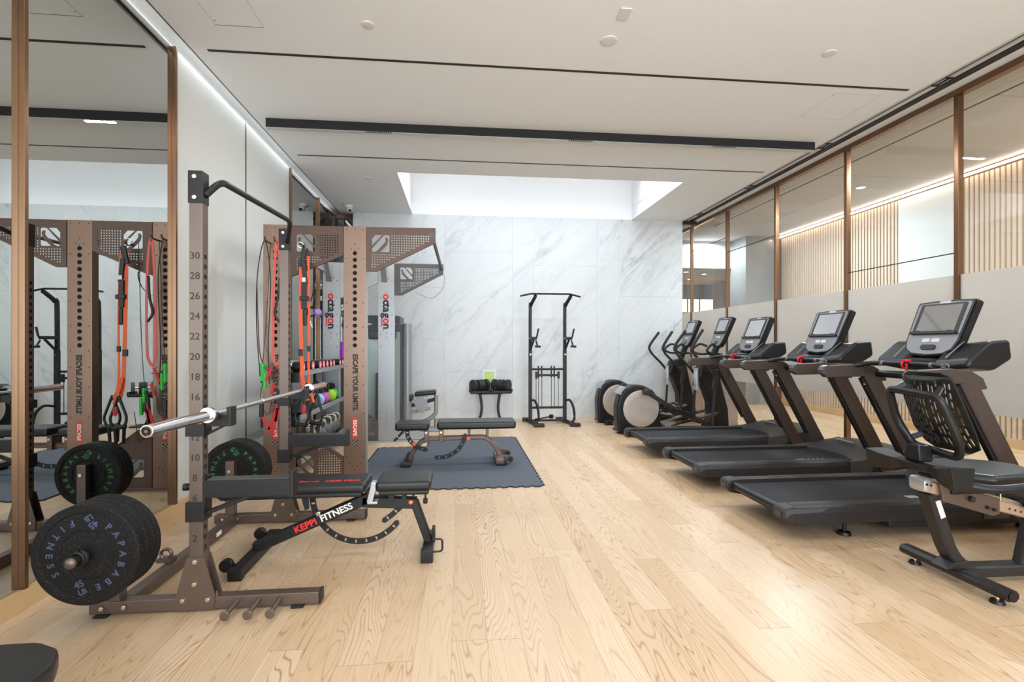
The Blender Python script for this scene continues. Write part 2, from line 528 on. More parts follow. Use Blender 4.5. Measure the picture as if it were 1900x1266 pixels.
    def lathe(s, prof, org, axis=(0, 0, 1), seg=32, m=0):
        """prof [(r, h)] about axis through org"""
        t = bmesh.new()
        F = Matrix.Translation(org) @ frame_z(axis)
        rings = []
        for r, h in prof:
            if r < 1e-6: rings.append([t.verts.new(F @ Vector((0, 0, h)))])
            else: rings.append([t.verts.new(F @ Vector((r * math.cos(2 * PI * k / seg), r * math.sin(2 * PI * k / seg), h))) for k in range(seg)])
        for a, b in zip(rings, rings[1:]):
            for k in range(seg):
                k2 = (k + 1) % seg
                if len(a) == 1 and len(b) == 1: continue
                if len(a) == 1: t.faces.new((a[0], b[k], b[k2]))
                elif len(b) == 1: t.faces.new((a[k], b[0], a[k2]))
                else: t.faces.new((a[k], b[k], b[k2], a[k2]))
        bmesh.ops.recalc_face_normals(t, faces=t.faces)
        return s.add(t, m)
    def torus(s, c, R1, r, axis=(0, 0, 1), seg=24, rs=8, m=0, sc=(1, 1), a0=0, a1=360):
        F = Matrix.Translation(c) @ frame_z(axis)
        full = abs(a1 - a0) >= 359.9
        n = seg if full else seg + 1
        pts = [F @ Vector((R1 * sc[0] * math.cos(R(a0 + (a1 - a0) * k / seg)), R1 * sc[1] * math.sin(R(a0 + (a1 - a0) * k / seg)), 0)) for k in range(n)]
        return s.tube(pts, r, rs, m, closed=full)
    def mesh(s, me, mtx, m=0):
        me.transform(mtx)
        t = bmesh.new(); t.from_mesh(me)
        bpy.data.meshes.remove(me)
        if mtx.determinant() < 0: bmesh.ops.reverse_faces(t, faces=t.faces)
        return s.add(t, m)
    def plate(s, outline, holes, th, mtx, m=0):
        """flat plate with real holes; 2D outline in the XY plane of mtx, thickness along its z"""
        cu = bpy.data.curves.new('tmp', 'CURVE')
        cu.dimensions = '2D'; cu.fill_mode = 'BOTH'; cu.extrude = th / 2
        for poly in [outline] + list(holes):
            sp = cu.splines.new('POLY')
            sp.points.add(len(poly) - 1)
            for p, (x, y) in zip(sp.points, poly): p.co = (x, y, 0, 1)
            sp.use_cyclic_u = True
        ob = bpy.data.objects.new('tmp', cu)
        me = bpy.data.meshes.new_from_object(ob)
        bpy.data.objects.remove(ob); bpy.data.curves.remove(cu)
        return s.mesh(me, mtx, m)
    def text(s, txt, size, mtx, m=0, th=0.0006, align='CENTER', bold=0.0, sx=1.0):
        cu = bpy.data.curves.new('tmp', 'FONT')
        cu.body = txt; cu.size = size; cu.align_x = align; cu.align_y = 'CENTER'
        cu.extrude = th / 2; cu.offset = bold; cu.resolution_u = 3
        ob = bpy.data.objects.new('tmp', cu)
        me = bpy.data.meshes.new_from_object(ob)
        bpy.data.objects.remove(ob); bpy.data.curves.remove(cu)
        return s.mesh(me, mtx @ Matrix.Diagonal((sx, 1, 1, 1)), m)
    def build(s, name, parent=None, ang=35, origin=None, wn=True):
        org = Vector((0, 0, 0))
        if parent is not None:
            p = parent
            while p.parent: p = p.parent
            org = p.location.copy()
        if origin is not None: org = Vector(origin)
        bmesh.ops.translate(s.bm, vec=-org, verts=s.bm.verts)
        me = bpy.data.meshes.new(name)
        s.bm.to_mesh(me); s.bm.free()
        for x in s.mats: me.materials.append(x)
        me.polygons.foreach_set('use_smooth', [True] * len(me.polygons))
        me.set_sharp_from_angle(angle=R(ang))
        o = bpy.data.objects.new(name, me)
        COL.objects.link(o)
        if wn:
            w = o.modifiers.new('weighted_normal', 'WEIGHTED_NORMAL')
            w.keep_sharp = True
        if parent is not None: o.parent = parent
        elif origin is not None: o.location = origin
        return o

def FY(x, y, z):   # text or plate facing the camera (-Y): right = +X, up = +Z
    return Matrix(((1, 0, 0, x), (0, 0, -1, y), (0, 1, 0, z), (0, 0, 0, 1)))
def FX(x, y, z):   # facing +X: right = +Y, up = +Z
    return Matrix(((0, 0, 1, x), (1, 0, 0, y), (0, 1, 0, z), (0, 0, 0, 1)))
def RZ(deg): return Matrix.Rotation(R(deg), 4, 'Z')
def TR(x, y, z=0): return Matrix.Translation((x, y, z))

def circ(x, y, r, n=10, ph=0):
    return [(x + r * math.cos(2 * PI * k / n + ph), y + r * math.sin(2 * PI * k / n + ph)) for k in range(n)]
def slot(x, y, L, r, ang, n=4):
    """stadium outline"""
    ca, sa = math.cos(ang), math.sin(ang)
    pts = []
    for sgn in (1, -1):
        for k in range(n + 1):
            a = -PI / 2 + PI * k / n
            px, py = sgn * (L / 2 + r * math.cos(a)), sgn * r * math.sin(a)
            pts.append((x + px * ca - py * sa, y + px * sa + py * ca))
    return pts
def rrect(x0, y0, x1, y1, r, n=3):
    pts = []
    for cx, cy, a0 in ((x1 - r, y0 + r, -90), (x1 - r, y1 - r, 0), (x0 + r, y1 - r, 90), (x0 + r, y0 + r, 180)):
        for k in range(n + 1):
            a = R(a0 + 90 * k / n)
            pts.append((cx + r * math.cos(a), cy + r * math.sin(a)))
    return pts

def thing(name, label, cat, loc=(0, 0, 0), group=None):
    o = bpy.data.objects.new(name, None)
    o.empty_display_size = 0.1
    COL.objects.link(o)
    o.location = loc
    o['label'] = label; o['category'] = cat
    if group: o['group'] = group
    return o
def tag(o, label, cat, group=None, kind=None):
    o['label'] = label; o['category'] = cat
    if group: o['group'] = group
    if kind: o['kind'] = kind
    return o
def struct(o, label=None):
    o['kind'] = 'structure'
    if label: o['label'] = label
    return o
def dup(root, loc, label, group=None):
    r = root.copy(); COL.objects.link(r); r.location = loc
    r['label'] = label
    if group: r['group'] = group
    for ch in list(root.children):
        c = ch.copy(); COL.objects.link(c); c.parent = r
        for g in ch.children:
            d = g.copy(); COL.objects.link(d); d.parent = c
    return r
# ================================================================ the room
struct(MB('floor').box((-2.6, -3.6, -0.1), (7.6, 14.2, 0)).build('floor'))
c = MB('ceiling')
Z0, Z1 = H, H + 0.22
for a, b in (((-2.04, -3.6), (XR, 6.73)), ((-2.04, 6.73), (-0.82, 9.3)), ((3.09, 6.73), (XR, 9.3))):
    c.box((a[0], a[1], Z0), (b[0], b[1], Z1))
c.box((-2.5, -3.6, H + 0.05), (-2.04, 9.3, Z1))           # light cove along the left wall
struct(c.build('ceiling'))
# skylight shaft
s = MB('shaft')
s.box((-0.94, 6.61, Z1 - 0.02), (-0.82, 9.0, 4.75)); s.box((3.09, 6.61, Z1 - 0.02), (3.21, 9.0, 4.75))
s.box((-0.82, 6.61, Z1 - 0.02), (3.09, 6.73, 4.75)); s.box((-0.94, YB, H + 0.002), (3.21, 9.0, 4.75))
s.box((-0.94, 6.61, 4.72), (3.21, 9.0, 4.8))
s.box((-0.821, 6.73, H), (-0.80, 6.74, Z1)); 
struct(s.build('wall_skylight'))
# left wall
lw = MB('white', 'panel')
lw.box((-2.5, -3.6, 0), (-2.165, 9.3, H + 0.05))
for y0, y1 in ((4.03, 5.33), (5.33, 6.64)):
    lw.box((-2.165, y0 + .004, 0.1), (-2.15, y1 - .004, H - 0.03), 1, 0.002)
struct(lw.build('wall_left'))
# cove trim on the left: thin dark reveal at the ceiling edge
t = MB('dark_bronze', 'alu')
t.box((-2.046, -3.5, H - 0.003), (-2.040, 8.9, H + 0.05)).box((-2.072, -3.5, H + 0.02), (-2.052, 8.9, H + 0.05), 1)
struct(t.build('trim_1'))
b = MB('base_wood'); b.box((-2.165, -3.5, 0), (-2.12, 9.0, 0.1), bev=0.003)
struct(b.build('baseboard_left'))
# back wall of marble slabs, with joints
bw = MB('marble', 'joint')
bw.box((-1.82, YB, 0), (XR, 9.0, H + 0.001))
jy0, jy1 = YB - 0.0007, YB + 0.001
for x in (-0.65, -0.267, 0.92, 1.30, 2.45, 2.85):
    bw.box((x - .0025, jy0, 0), (x + .0025, jy1, H), 1)
for x0, x1, zs in ((-1.82, -0.65, (2.71, 0.83)), (-0.65, -0.267, (2.3, 1.39)), (-0.267, 0.92, (0.83, 2.93)), (0.92, 1.30, (1.9, 3.1)),
                   (1.30, 2.45, (2.71, 0.6)), (2.45, 2.85, (0.83,)), (2.85, 4.05, (2.175, 0.35))):
    for z in zs: bw.box((x0, jy0, z - .0025), (x1, jy1, z + .0025), 1)
struct(bw.build('wall_back'))
struct(MB('white').box((-2.5, 10.4, 0), (-0.9, 10.5, H)).box((-1.0, 9.0, 0), (-0.9, 10.5, H)).build('wall_lobby'))
struct(MB('white').box((-2.5, 9.3, H), (-0.9, 10.5, H + .1)).box((-2.5, 9.3, 0), (-2.4, 10.5, H)).build('ceiling_lobby'))
d = MB('dark_bronze'); d.box((-2.15, 8.86, 3.46), (-1.82, 8.95, 3.53)).box((-2.15, 8.86, 0), (-2.12, 8.95, 3.46)).box((-1.98, 8.86, 0), (-1.965, 8.95, 3.46))
struct(d.build('door_1'))
struct(MB('glass').box((-2.12, 8.90, 0.02), (-1.83, 8.91, 3.46)).build('window_door'))
struct(MB('rear_wood').box((-2.5, -3.75, 0), (-2.05, -3.6, H)).box((4.05, -3.75, 0), (4.5, -3.6, H)).box((-2.05, -3.75, 0), (4.05, -3.6, .32)).box((-2.05, -3.75, 3.38), (4.05, -3.6, H)).build('wall_rear'))
wf = MB('dark_bronze')
for x in (-2.0, 0.0, 2.0, 4.0): wf.box((x - .03, -3.66, .32), (x + .03, -3.6, 3.38))
struct(wf.build('window_30'))  # mullions of the invented window around the added rear fill

# mirrors and bronze posts on the left wall
def mirror(y0, y1, label):
    t = thing('wall_mirror', label, 'mirror', (-2.15, (y0 + y1) / 2, 0.1), 'mirror panels on the left wall')
    MB('mirror').box((-2.164, y0 + .013, 0.103), (-2.150, y1 - .013, H - 0.03)).build('mirror_glass', t)
    MB('dark_bronze').box((-2.150, y0 + .013, H - 0.07), (-2.147, y1 - .013, H - 0.03)).build('top_channel', t)
mirror(0.10, 1.41, 'tall wall mirror panel beside the camera, outside the left bronze post')
mirror(1.41, 2.71, 'leftmost tall wall mirror panel, at the picture edge')
mirror(2.71, 4.03, 'tall wall mirror panel behind the rack, between the two near bronze posts')
mirror(6.64, 7.93, 'far tall wall mirror panel beyond the white wall panels')
mirror(7.93, 9.2, 'last narrow wall mirror panel next to the back corner')
k = 0
for y in (0.10, 1.41, 2.71, 4.03, 5.33, 6.64, 7.93):
    w = .012
    dpt = .03 if y < 4.1 or y > 6 else .004
    o = MB('bronze').box((-2.15, y - w, 0.1), (-2.15 + dpt, y + w, H - 0.02), bev=.002).build('trim_post')
    struct(o)

# right glass wall
XG = 4.40
ys = [9.2 - 1.291 * i for i in range(10)]
ys = [13.07, 11.78, 10.49] + ys
hr = MB('bronze', 'slot', 'alu', 'dark_bronze')
hr.box((4.365, -2.42, H - .055), (4.435, 13.1, H + .06), 0)                 # head rail
hr.box((4.365, -2.42, 0), (4.435, 10.5, 0.02), 0)                           # floor channel
struct(hr.build('trim_2'))
g = MB('slot', 'alu', 'dark_bronze', 'white')
g.box((4.052, -3.5, H + .05), (4.365, 9.3, H + .06), 3)
g.box((4.052, -3.5, H - .002), (4.075, 9.3, H + .05), 1)
g.box((4.085, -3.5, H + .004), (4.10, 9.3, H + .05), 2)
g.box((4.11, -3.5, H + .0), (4.16, 9.3, H + .05), 1)
g.box((4.17, -3.5, H - .004), (4.245, 9.3, H + .05), 0)
g.box((4.255, -3.5, H - .002), (4.362, 9.3, H + .05), 3)
struct(g.build('trim_3'))
struct(MB('dark_bronze').box((4.052, 8.80, H - .07), (4.30, 8.99, H - .006)).build('trim_4'))
for i, y in enumerate((8.35, 6.85, 5.35, 3.95)):
    t = thing('track_bracket', ['small black ceiling track bracket nearest the marble wall', 'small black ceiling track bracket, second from the marble wall',
              'small black ceiling track bracket, third from the marble wall', 'small black ceiling track bracket above the nearest treadmill'][i], 'bracket', (4.13, y, H))
    MB('slot').box((4.085, y - .10, H - .010), (4.17, y - .088, H)).box((4.085, y + .03, H - .010), (4.17, y + .042, H)).box((4.12, y - .1, H - .010), (4.13, y + .04, H)).build('clip', t)
n = 0
for y in ys:
    struct(MB('bronze').box((4.372, y - .022, 0.02), (4.428, y + .022, H - .055), bev=.004).build('trim_post'))
for i in range(len(ys) - 1):
    y1, y0 = ys[i], ys[i + 1]
    n += 1
    w = MB('glass').box((4.396, y0 + .023, 0.02), (4.404, y1 - .023, H - .056)).build('window_%d' % n)
    struct(w)
    f = MB('frost').box((4.392, y0 + .024, 0.72), (4.3955, y1 - .024, 1.92)).build('frosted_film', w)
    if i in (3, 4, 6):
        z = {3: 3.08, 4: 2.83, 6: 2.12}[i]
        MB('slot').box((4.394, y0 + .024, z - .004), (4.406, y1 - .024, z + .004)).build('glass_joint', w)

# corridor behind the glass
cc = MB('corr_ceiling'); cc.box((4.435, -3.6, 3.67), (7.2, 11.0, 3.8)).box((4.435, 11.0, 3.05), (7.6, 14.2, 3.8)).box((3.90, 9.31, H), (4.436, 14, 3.8))
struct(cc.build('ceiling_corridor'))
struct(MB('slot').box((5.05, 0, 3.666), (5.07, 9.6, 3.672)).build('trim_5'))
sw = MB('slat_back', 'slat', 'base_wood', 'panel')
sw.box((6.93, -3.6, 0), (7.2, 10.4, 3.67), 0)
y = -1.0
while y < 10.2:
    if not (6.27 < y < 7.28): sw.box((6.895, y, 0.12), (6.93, y + .042, 3.58), 1)
    else: sw.box((6.895, y, 0.12), (6.93, y + .042, 1.9), 1)
    y += .066
sw.box((6.89, 6.28, 1.9), (6.93, 7.29, 3.58), 3)
sw.box((6.88, -3.6, 0), (6.93, 10.4, 0.12), 2)
struct(sw.build('wall_corridor'))
struct(MB('grey_stone').box((6.2, 10.4, 0), (7.3, 11.1, 3.05)).box((6.2, 10.4, 3.05), (7.3, 11.0, 3.67)).build('wall_column'))
ew = MB('grey_stone', 'rear_wood', 'machine_dark')
ew.box((-0.9, 14.0, 0), (7.6, 14.2, 3.8), 2).box((4.6, 13.92, 0), (5.6, 14, 3.0), 1).box((7.3, 10.4, 0), (7.6, 14, 3.8), 0)
struct(ew.build('wall_corridor_end'))
struct(MB('white').box((3.90, 9.0, 0), (4.0, 14, 3.8)).build('wall_corridor_side'))
o = MB('led').box((6.84, -2.0, 3.60), (6.875, 10.3, 3.625)).build('led_strip', None); tag(o, 'bright linear LED strip along the top of the slatted corridor wall', 'light strip')
t = thing('reception_counter', 'warmly lit wooden reception counter far away in the corridor', 'counter', (6.3, 13.5, 0))
MB('rear_wood', 'led_warm').box((5.7, 13.3, 0), (7.0, 13.8, 2.05), 0, .01).box((5.72, 13.29, 2.05), (6.98, 13.31, 2.09), 1).build('counter_body', t)
MB('led_warm', 'dark_bronze').box((5.75, 13.27, 2.2), (6.95, 13.29, 2.55), 0).box((6.2, 13.25, 2.18), (6.23, 13.30, 2.57), 1).box((6.55, 13.25, 2.18), (6.58, 13.30, 2.57), 1).build('lit_panel', t)
for i, (x, y) in enumerate(((5.4, 11.6), (6.0, 11.9), (6.1, 12.9), (5.1, 12.9))):
    t = thing('downlight', ['recessed corridor downlight nearest the glass wall', 'recessed corridor downlight in the middle of the far soffit', 'recessed corridor downlight over the lit counter', 'recessed corridor downlight farthest along the corridor'][i], 'downlight', (x, y, 3.05))
    MB('lamp').cyl((x, y, 3.046), (x, y, 3.052), .06, seg=20).build('diffuser', t)
    MB('plastic_white').torus((x, y, 3.047), .064, .006).build('trim_ring', t)
t = thing('downlight', 'recessed round downlight in the corridor ceiling above the slatted wall', 'downlight', (6.0, 7.0, 3.67))
MB('lamp').cyl((6.0, 7.0, 3.664), (6.0, 7.0, 3.672), .06, seg=20).build('diffuser', t)
MB('plastic_white').torus((6.0, 7.0, 3.667), .064, .006).build('trim_ring', t)

# ceiling fittings
def ceil_slot(y, w, label):
    t = thing('air_slot', label, 'ceiling slot', (1.0, y, H))
    MB('slot', 'dark_bronze').box((-1.925, y, H - .0025), (3.96, y + w, H + .02), 0).box((-1.925, y + w, H - .003), (3.96, y + w + .004, H + .02), 1).build('slot_diffuser', t)
ceil_slot(4.07, .024, 'long thin black slot in the ceiling, nearer of two')
ceil_slot(6.215, .02, 'thin black slot in the ceiling just in front of the skylight')
t = thing('ceiling_beam', 'long dark grey linear fixture hanging under the white ceiling', 'linear fixture', (1, 5.24, H))
MB('beam').box((-1.925, 5.24, H - .093), (3.94, 5.30, H - .0005), bev=.002).build('housing', t)
for gx in (-.95, 1.15, 2.75):
    m = MB('slot')
    for i in range(12): m.box((gx + i * .022, 5.236, H - .095), (gx + i * .022 + .012, 5.27, H - .088))
    m.build('grille', t)
MB('alu').box((-1.925, 5.236, H - .095), (3.94, 5.3, H - .0925)).build('underside_trim', t)
for i, (x, y, r, lab) in enumerate(((-.648, 3.64, .042, 'small round white detector on the ceiling, left of centre'),
      (1.10, 3.65, .062, 'larger round white ceiling speaker disc near the picture top'), (2.85, 3.63, .048, 'small round white detector on the ceiling at the right'),
      (-1.24, 7.0, .045, 'faint round detector on the ceiling beside the skylight'))):
    t = thing('ceiling_detector', lab, 'detector', (x, y, H))
    MB('plastic_white').lathe([(0, -.009), (r * .85, -.009), (r, -.006), (r, 0), (0, 0)], (x, y, H), seg=28).build('cover', t)
    MB('alu').torus((x, y, H - .008), r * .72, .0015, seg=28, rs=4).build('rim', t)
t = thing('ceiling_sensor', 'small square white sensor plate on the ceiling at the top', 'sensor', (1.115, 3.34, H))
MB('plastic_white').box((1.075, 3.28, H - .009), (1.155, 3.40, H), bev=.005).build('cover', t)
for (x0, x1, y0, y1, lab) in ((-1.72, -1.39, 3.2, 3.755, 'flush ceiling access panel at the upper left'), (3.345, 3.8, 4.2, 4.69, 'flush ceiling access panel near the glass wall')):
    t = thing('access_panel', lab, 'access panel', (x0, y0, H))
    m = MB('joint', 'dark_bronze')
    w = .003
    for a, b in (((x0, y0), (x1, y0 + w)), ((x0, y1 - w), (x1, y1)), ((x0, y0), (x0 + w, y1)), ((x1 - w, y0), (x1, y1))):
        m.box((a[0], a[1], H - .0012), (b[0], b[1], H + .001), 1 if a[1] > 3.7 and a[1] < 3.8 else 0)
    m.build('panel_joint', t)
    MB('slot').cyl((x0 + .02, y0 + .05, H - .002), (x0 + .02, y0 + .05, H), .004).cyl((x0 + .02, y1 - .05, H - .002), (x0 + .02, y1 - .05, H), .004).build('lock', t)
t = thing('security_camera', 'small white dome security camera on the ceiling by the mirror corner', 'security camera', (-1.80, 8.42, H))
MB('plastic_white').lathe([(0, 0), (.07, 0), (.065, -.03), (.03, -.05), (0, -.05)], (-1.8, 8.42, H)).build('mount', t)
b = MB('plastic_white').sph((-1.78, 8.40, H - .075), .045).build('camera_ball', t)
MB('slot').cyl((-1.77, 8.37, H - .09), (-1.762, 8.35, H - .098), .025).build('lens', b)
for i, (lx, ly) in enumerate(CEIL_FILLS):  # frames round the added, unseen ceiling fill lights
    row = ['front', 'middle', 'rear'][i // 3]; colm = ['left', 'centre', 'right'][i % 3]
    t = thing('fill_light_panel', 'added square ceiling fill light, unseen behind the view, %s row, %s' % (row, colm), 'ceiling light', (lx, ly, H))
    m = MB('plastic_white')
    for a, b in (((-.28, -.28), (.28, -.255)), ((-.28, .255), (.28, .28)), ((-.28, -.255), (-.255, .255)), ((.255, -.255), (.28, .255))):
        m.box((lx + a[0], ly + a[1], H - .012), (lx + b[0], ly + b[1], H))
    m.build('frame', t)
# ================================================================ squat rack
t = RK = thing('squat_rack', 'gunmetal squat rack with numbered uprights holding a barbell, plates on its left side', 'squat rack', (-1.28, 3.24, 0))
XP0, XP1 = -1.310, -1.248
def upright(y0, near):
    m = MB('rack', 'hole', 'ink').box((XP0, y0, .065), (XP1, y0 + .06, 2.135), 0, .004)
    for k in range(1, 31):
        z = .257 + .0492 * k
        m.cyl((XP1 - .002, y0 + .03, z), (XP1 + .0008, y0 + .03, z), .0125, seg=14, m=1)
        if not near: m.cyl((XP0 - .0008, y0 + .03, z), (XP0 + .002, y0 + .03, z), .0125, seg=14, m=1)
    u = m.build('upright', t)
    if near:
        ink = MB('ink')
        for k in range(2, 31, 2):
            ink.text(str(k), .048, FY((XP0 + XP1) / 2 - .003, y0 - .0008, .257 + .0492 * k), 0)
        ink.build('height_numbers', u)
    br = MB('rack_black').box((XP0 - .004, y0 - .004, 1.99), (XP1 + .002, y0 + .064, 2.148), bev=.003)
    b = br.build('top_bracket', t)
    bo = MB('bolt')
    for z in (2.017, 2.118): bo.cyl((-1.282, y0 - .011, z), (-1.282, y0 - .003, z), .011, seg=12, bev=.003)
    bo.build('bolt', b)
upright(2.595, True); upright(3.825, False)
def base(y0, near):
    yc = y0 + .03
    m = MB('rack', 'rack_black').box((-1.757, y0, .01), (-.70, y0 + .06, .068), 0, .004).box((-.702, y0 - .001, .009), (-.690, y0 + .061, .07), 1, .003)
    m.box((-1.759, y0 + .002, .012), (-1.75, y0 + .058, .066), 1)
    b = m.build('base_beam', t)
    for x in (-1.70, -.80): MB('rack_black').box((x - .03, y0 - .02, 0), (x + .03, y0 + .06, .011), bev=.002).build('foot_pad', b)
    # gusset plates front and right
    g = MB('rack', 'bolt')
    for yy in (y0 - .006, y0 + .060):
        g.prism([(-1.365, .011), (-1.195, .011), (-1.185, .07), (-1.238, .265), (-1.318, .265), (-1.37, .07)], 'Y', yy, yy + .006, 0)
    gp = g.build('gusset_plate', t)
    bo = MB('bolt')
    for x, z in ((-1.279, .245), (-1.281, .137), (-1.335, .06), (-1.22, .06), (-1.70, .04), (-1.60, .042)):
        bo.cyl((x, y0 - .014, z), (x, y0 - .004, z), .011, seg=12, bev=.003)
    bo.cyl((-1.2, yc, .066), (-1.2, yc, .085), .009, seg=10)
    bo.build('bolt', gp)
    MB('rack').prism([(y0 + .002, .068), (y0 + .11, .068), (y0 + .058, .29), (y0 + .002, .29)], 'X', XP1, XP1 + .006).build('side_gusset', t)
base(2.595, True); base(3.825, False)
m = MB('rack').box((-1.655, 2.655, .012), (-1.595, 3.826, .068), bev=.004)
cm = m.build('cross_beam', t)
MB('paper').box((-1.5948, 3.50, .03), (-1.5940, 3.57, .058)).build('sticker', cm)
MB('rack').torus((-1.66, 3.05, .11), .028, .009, axis=(0, 1, 0), seg=16, rs=6).box((-1.70, 3.02, .07), (-1.62, 3.08, .09)).build('band_clip', t)
# plate posts with horns
for y0, dr in ((2.595, -1), (3.825, 1)):
    p = MB('rack', 'bolt').box((-1.685, y0, .068), (-1.625, y0 + .06, .455), 0, .004).cyl((-1.655, y0 - .012, .385), (-1.655, y0 - .002, .385), .011, m=1, seg=12)
    pp = p.build('plate_post', t)
    ye = y0 if dr < 0 else y0 + .06
    h = MB('rack_black').cyl((-1.655, ye, .365), (-1.655, ye + dr * .26, .365), .0235, seg=20)
    h.build('plate_horn', pp)
    if dr < 0: MB('rack').sph((-1.655, ye - .262, .365), .0245, sc=(1, .7, 1)).build('horn_cap', pp)
    if dr < 0: MB('rack_black').torus((-1.655, 2.385, .365), .031, .008, axis=(0, 1, 0), seg=20).torus((-1.655, 2.37, .365), .030, .006, axis=(.1, 1, 0), seg=20).cyl((-1.655, 2.38, .39), (-1.64, 2.36, .425), .005).build('spring_collar', pp)
# pull-up bar
pts = fillet([(-1.25, 2.625, 2.062), (-1.155, 2.645, 2.135), (-1.155, 3.80, 2.16), (-1.262, 3.84, 2.06)], .06)
pts = fillet([(-1.25, 2.625, 2.035), (-1.20, 2.68, 2.125), (-1.16, 3.60, 2.15), (-1.262, 3.85, 2.04)], .05)
MB('rack_black', 'steel').tube(pts, .0165, 14).build('pull_up_bar', t)
# J-hooks and spotter arms
for y0 in (2.595, 3.825):
    m = MB('rack_black')
    m.box((XP0 - .012, y0 - .012, .855), (XP1 + .012, y0 + .072, .912), 0, .002)
    m.box((XP1, y0 + .004, .90), (-1.125, y0 + .056, .955), 0, .003)
    m.box((-1.137, y0 - .002, .90), (-1.115, y0 + .062, .995), 0, .003)
    m.bar([(XP1 + .01, y0 + .03, .86), (-1.14, y0 + .03, .91)], .012, .012)
    m.build('j_hook', t)
    m = MB('rack_black', 'vinyl_worn')
    dz = .0
    m.box((XP0 - .012, y0 - .012, .44), (XP1 + .012, y0 + .072, .535), 0, .002)
    m.box((XP1 + .001, y0 - .004, .50), (XP1 + .014, y0 + .064, .655), 0, .002)
    m.box((XP1 + .01, y0 - .004, .553), (-.835, y0 + .064, .635), 0, .003)
    m.box((XP1 + .02, y0 - .002, .635), (-.84, y0 + .062, .643), 1, .002)
    m.box((-.838, y0 - .006, .55), (-.822, y0 + .066, .672), 0, .003)
    m.bar([(XP1, y0 + .03, .47), (-1.02, y0 + .03, .556)], .03, .022)
    m.build('spotter_arm', t)
MB('rack_black').cyl((XP0 - .045, 2.64, .597), (XP0, 2.64, .597), .012).cyl((XP0 - .045, 2.64, .597), (XP0 - .025, 2.64, .597), .018).build('pull_pin', t)
for x in (-1.085, -.985, -.885):
    MB('rack').cyl((x, 2.596, .045), (x + .004, 2.455, .045), .012).cyl((x + .004, 2.455, .045), (x + .004, 2.445, .045), .022, bev=.003).build('band_peg', t)

# barbell
t = thing('barbell', 'chrome olympic barbell resting on the squat rack hooks', 'barbell', (-1.17, 3.24, .965))
A, B = Vector((-1.205, 2.075, .965)), Vector((-1.135, 4.36, .965))
def on(y): k = (y - A.y) / (B.y - A.y); return A + (B - A) * k
MB('steel', 'chrome').cyl(on(2.5), on(4.02), .0145, seg=20).cyl(on(3.13), on(3.26), .0151, m=1, seg=20).build('shaft', t)
for ya, yb, yc in ((2.08, 2.52, 2.575), (4.36, 4.00, 3.95)):
    d = 1 if ya < yb else -1
    s = MB('chrome', 'bronze')
    s.cyl(on(ya), on(yb), .0248, seg=32, bev=.002).cyl(on(yb), on(yb + d * .025), .038, .038, seg=32, bev=.003).cyl(on(yb + d * .025), on(yc), .026, seg=32)
    sl = s.build('sleeve', t)
    e = on(ya)
    MB('bronze', 'hole').torus(e - Vector((0, d * .001, 0)), .019, .002, axis=(0, 1, 0), m=0).cyl(e - Vector((0, d * .0012, 0)), e + Vector((0, d * .002, 0)), .0165, m=1).cyl(e - Vector((0, d * .003, 0)), e, .006, m=0).build('end_cap', sl)

# bumper plates
def arc_text(mb, s, cx, y, cz, r, a0, step, outward, size, m=0, bold=.001):
    for i, ch in enumerate(s):
        a = a0 + step * i
        x, z = cx + r * math.sin(R(a)), cz + r * math.cos(R(a))
        rot = -a if outward else 180 - a
        mb.text(ch, size, FY(x, y, z) @ RZ(rot), m, bold=bold)
def bumper(yf, th, label, r=.225, ink=None, num='45', tx=-1.655, tz=.365, spin=0, group='speckled rubber bumper plates stored on the squat rack'):
    t = thing('bumper_plate', label, 'weight plate', (tx, yf, tz), group)
    r0 = .0258
    e = .006
    prof = [(r0, .004), (.06, .004), (.062, .007), (.105, .007), (.108, .003), (.112, .003), (.115, .008), (.186, .008), (.190, .002), (.196, 0), (r - e, 0), (r, e), (r, th - e), (r - e, th), (.19, th), (.186, th - .006), (r0, th - .006), (r0, .004)]
    MB('rubber').lathe(prof, (tx, yf, tz), axis=(0, 1, 0), seg=72).build('rubber_disc', t, ang=30)
    MB('rack_black').lathe([(r0, .002), (.036, .002), (.036, .006), (r0, .006)], (tx, yf, tz), axis=(0, 1, 0), seg=32).build('hub_ring', t)
    if ink:
        m = MB(ink)
        y = yf + .0068
        arc_text(m, 'PAPABABE', tx, y, tz, .152, 38 + spin, 17.5, True, .040)
        arc_text(m, 'FITNESS', tx, y, tz, .152, -22 + spin, -17.0, False, .040)
        for a in (8, 188):
            a += spin
            rr = .150
            x, z = tx + rr * math.sin(R(a)), tz + rr * math.cos(R(a))
            ro = (180 - a + 40) if a < 90 else (-a + 180 + 30)
            m.text(num, .042, FY(x, y, z) @ RZ(ro) @ TR(0, .018), 0, bold=.001)
            m.text('LB', .034, FY(x, y, z) @ RZ(ro) @ TR(0, -.018), 0, bold=.001)
        m.build('lettering', t)
bumper(2.416, .062, 'front black bumper plate with blue-grey 45 LB lettering facing the camera', ink='ink_blue', num='45')
bumper(2.480, .044, 'second bumper plate from the camera, right behind the blue lettered one')
bumper(2.526, .032, 'third bumper plate from the camera on the front horn')
bumper(2.560, .030, 'rearmost plate of the front stack, against the rack post')
bumper(3.890, .034, 'black bumper plate with green 25 LB lettering on the rear horn', ink='ink_green', num='25', spin=-6)
bumper(3.926, .034, 'plate right behind the green lettered bumper plate')
bumper(3.962, .034, 'third plate of the rear stack of bumper plates')
bumper(3.998, .034, 'farthest plate of the rear stack beside the mirror wall')

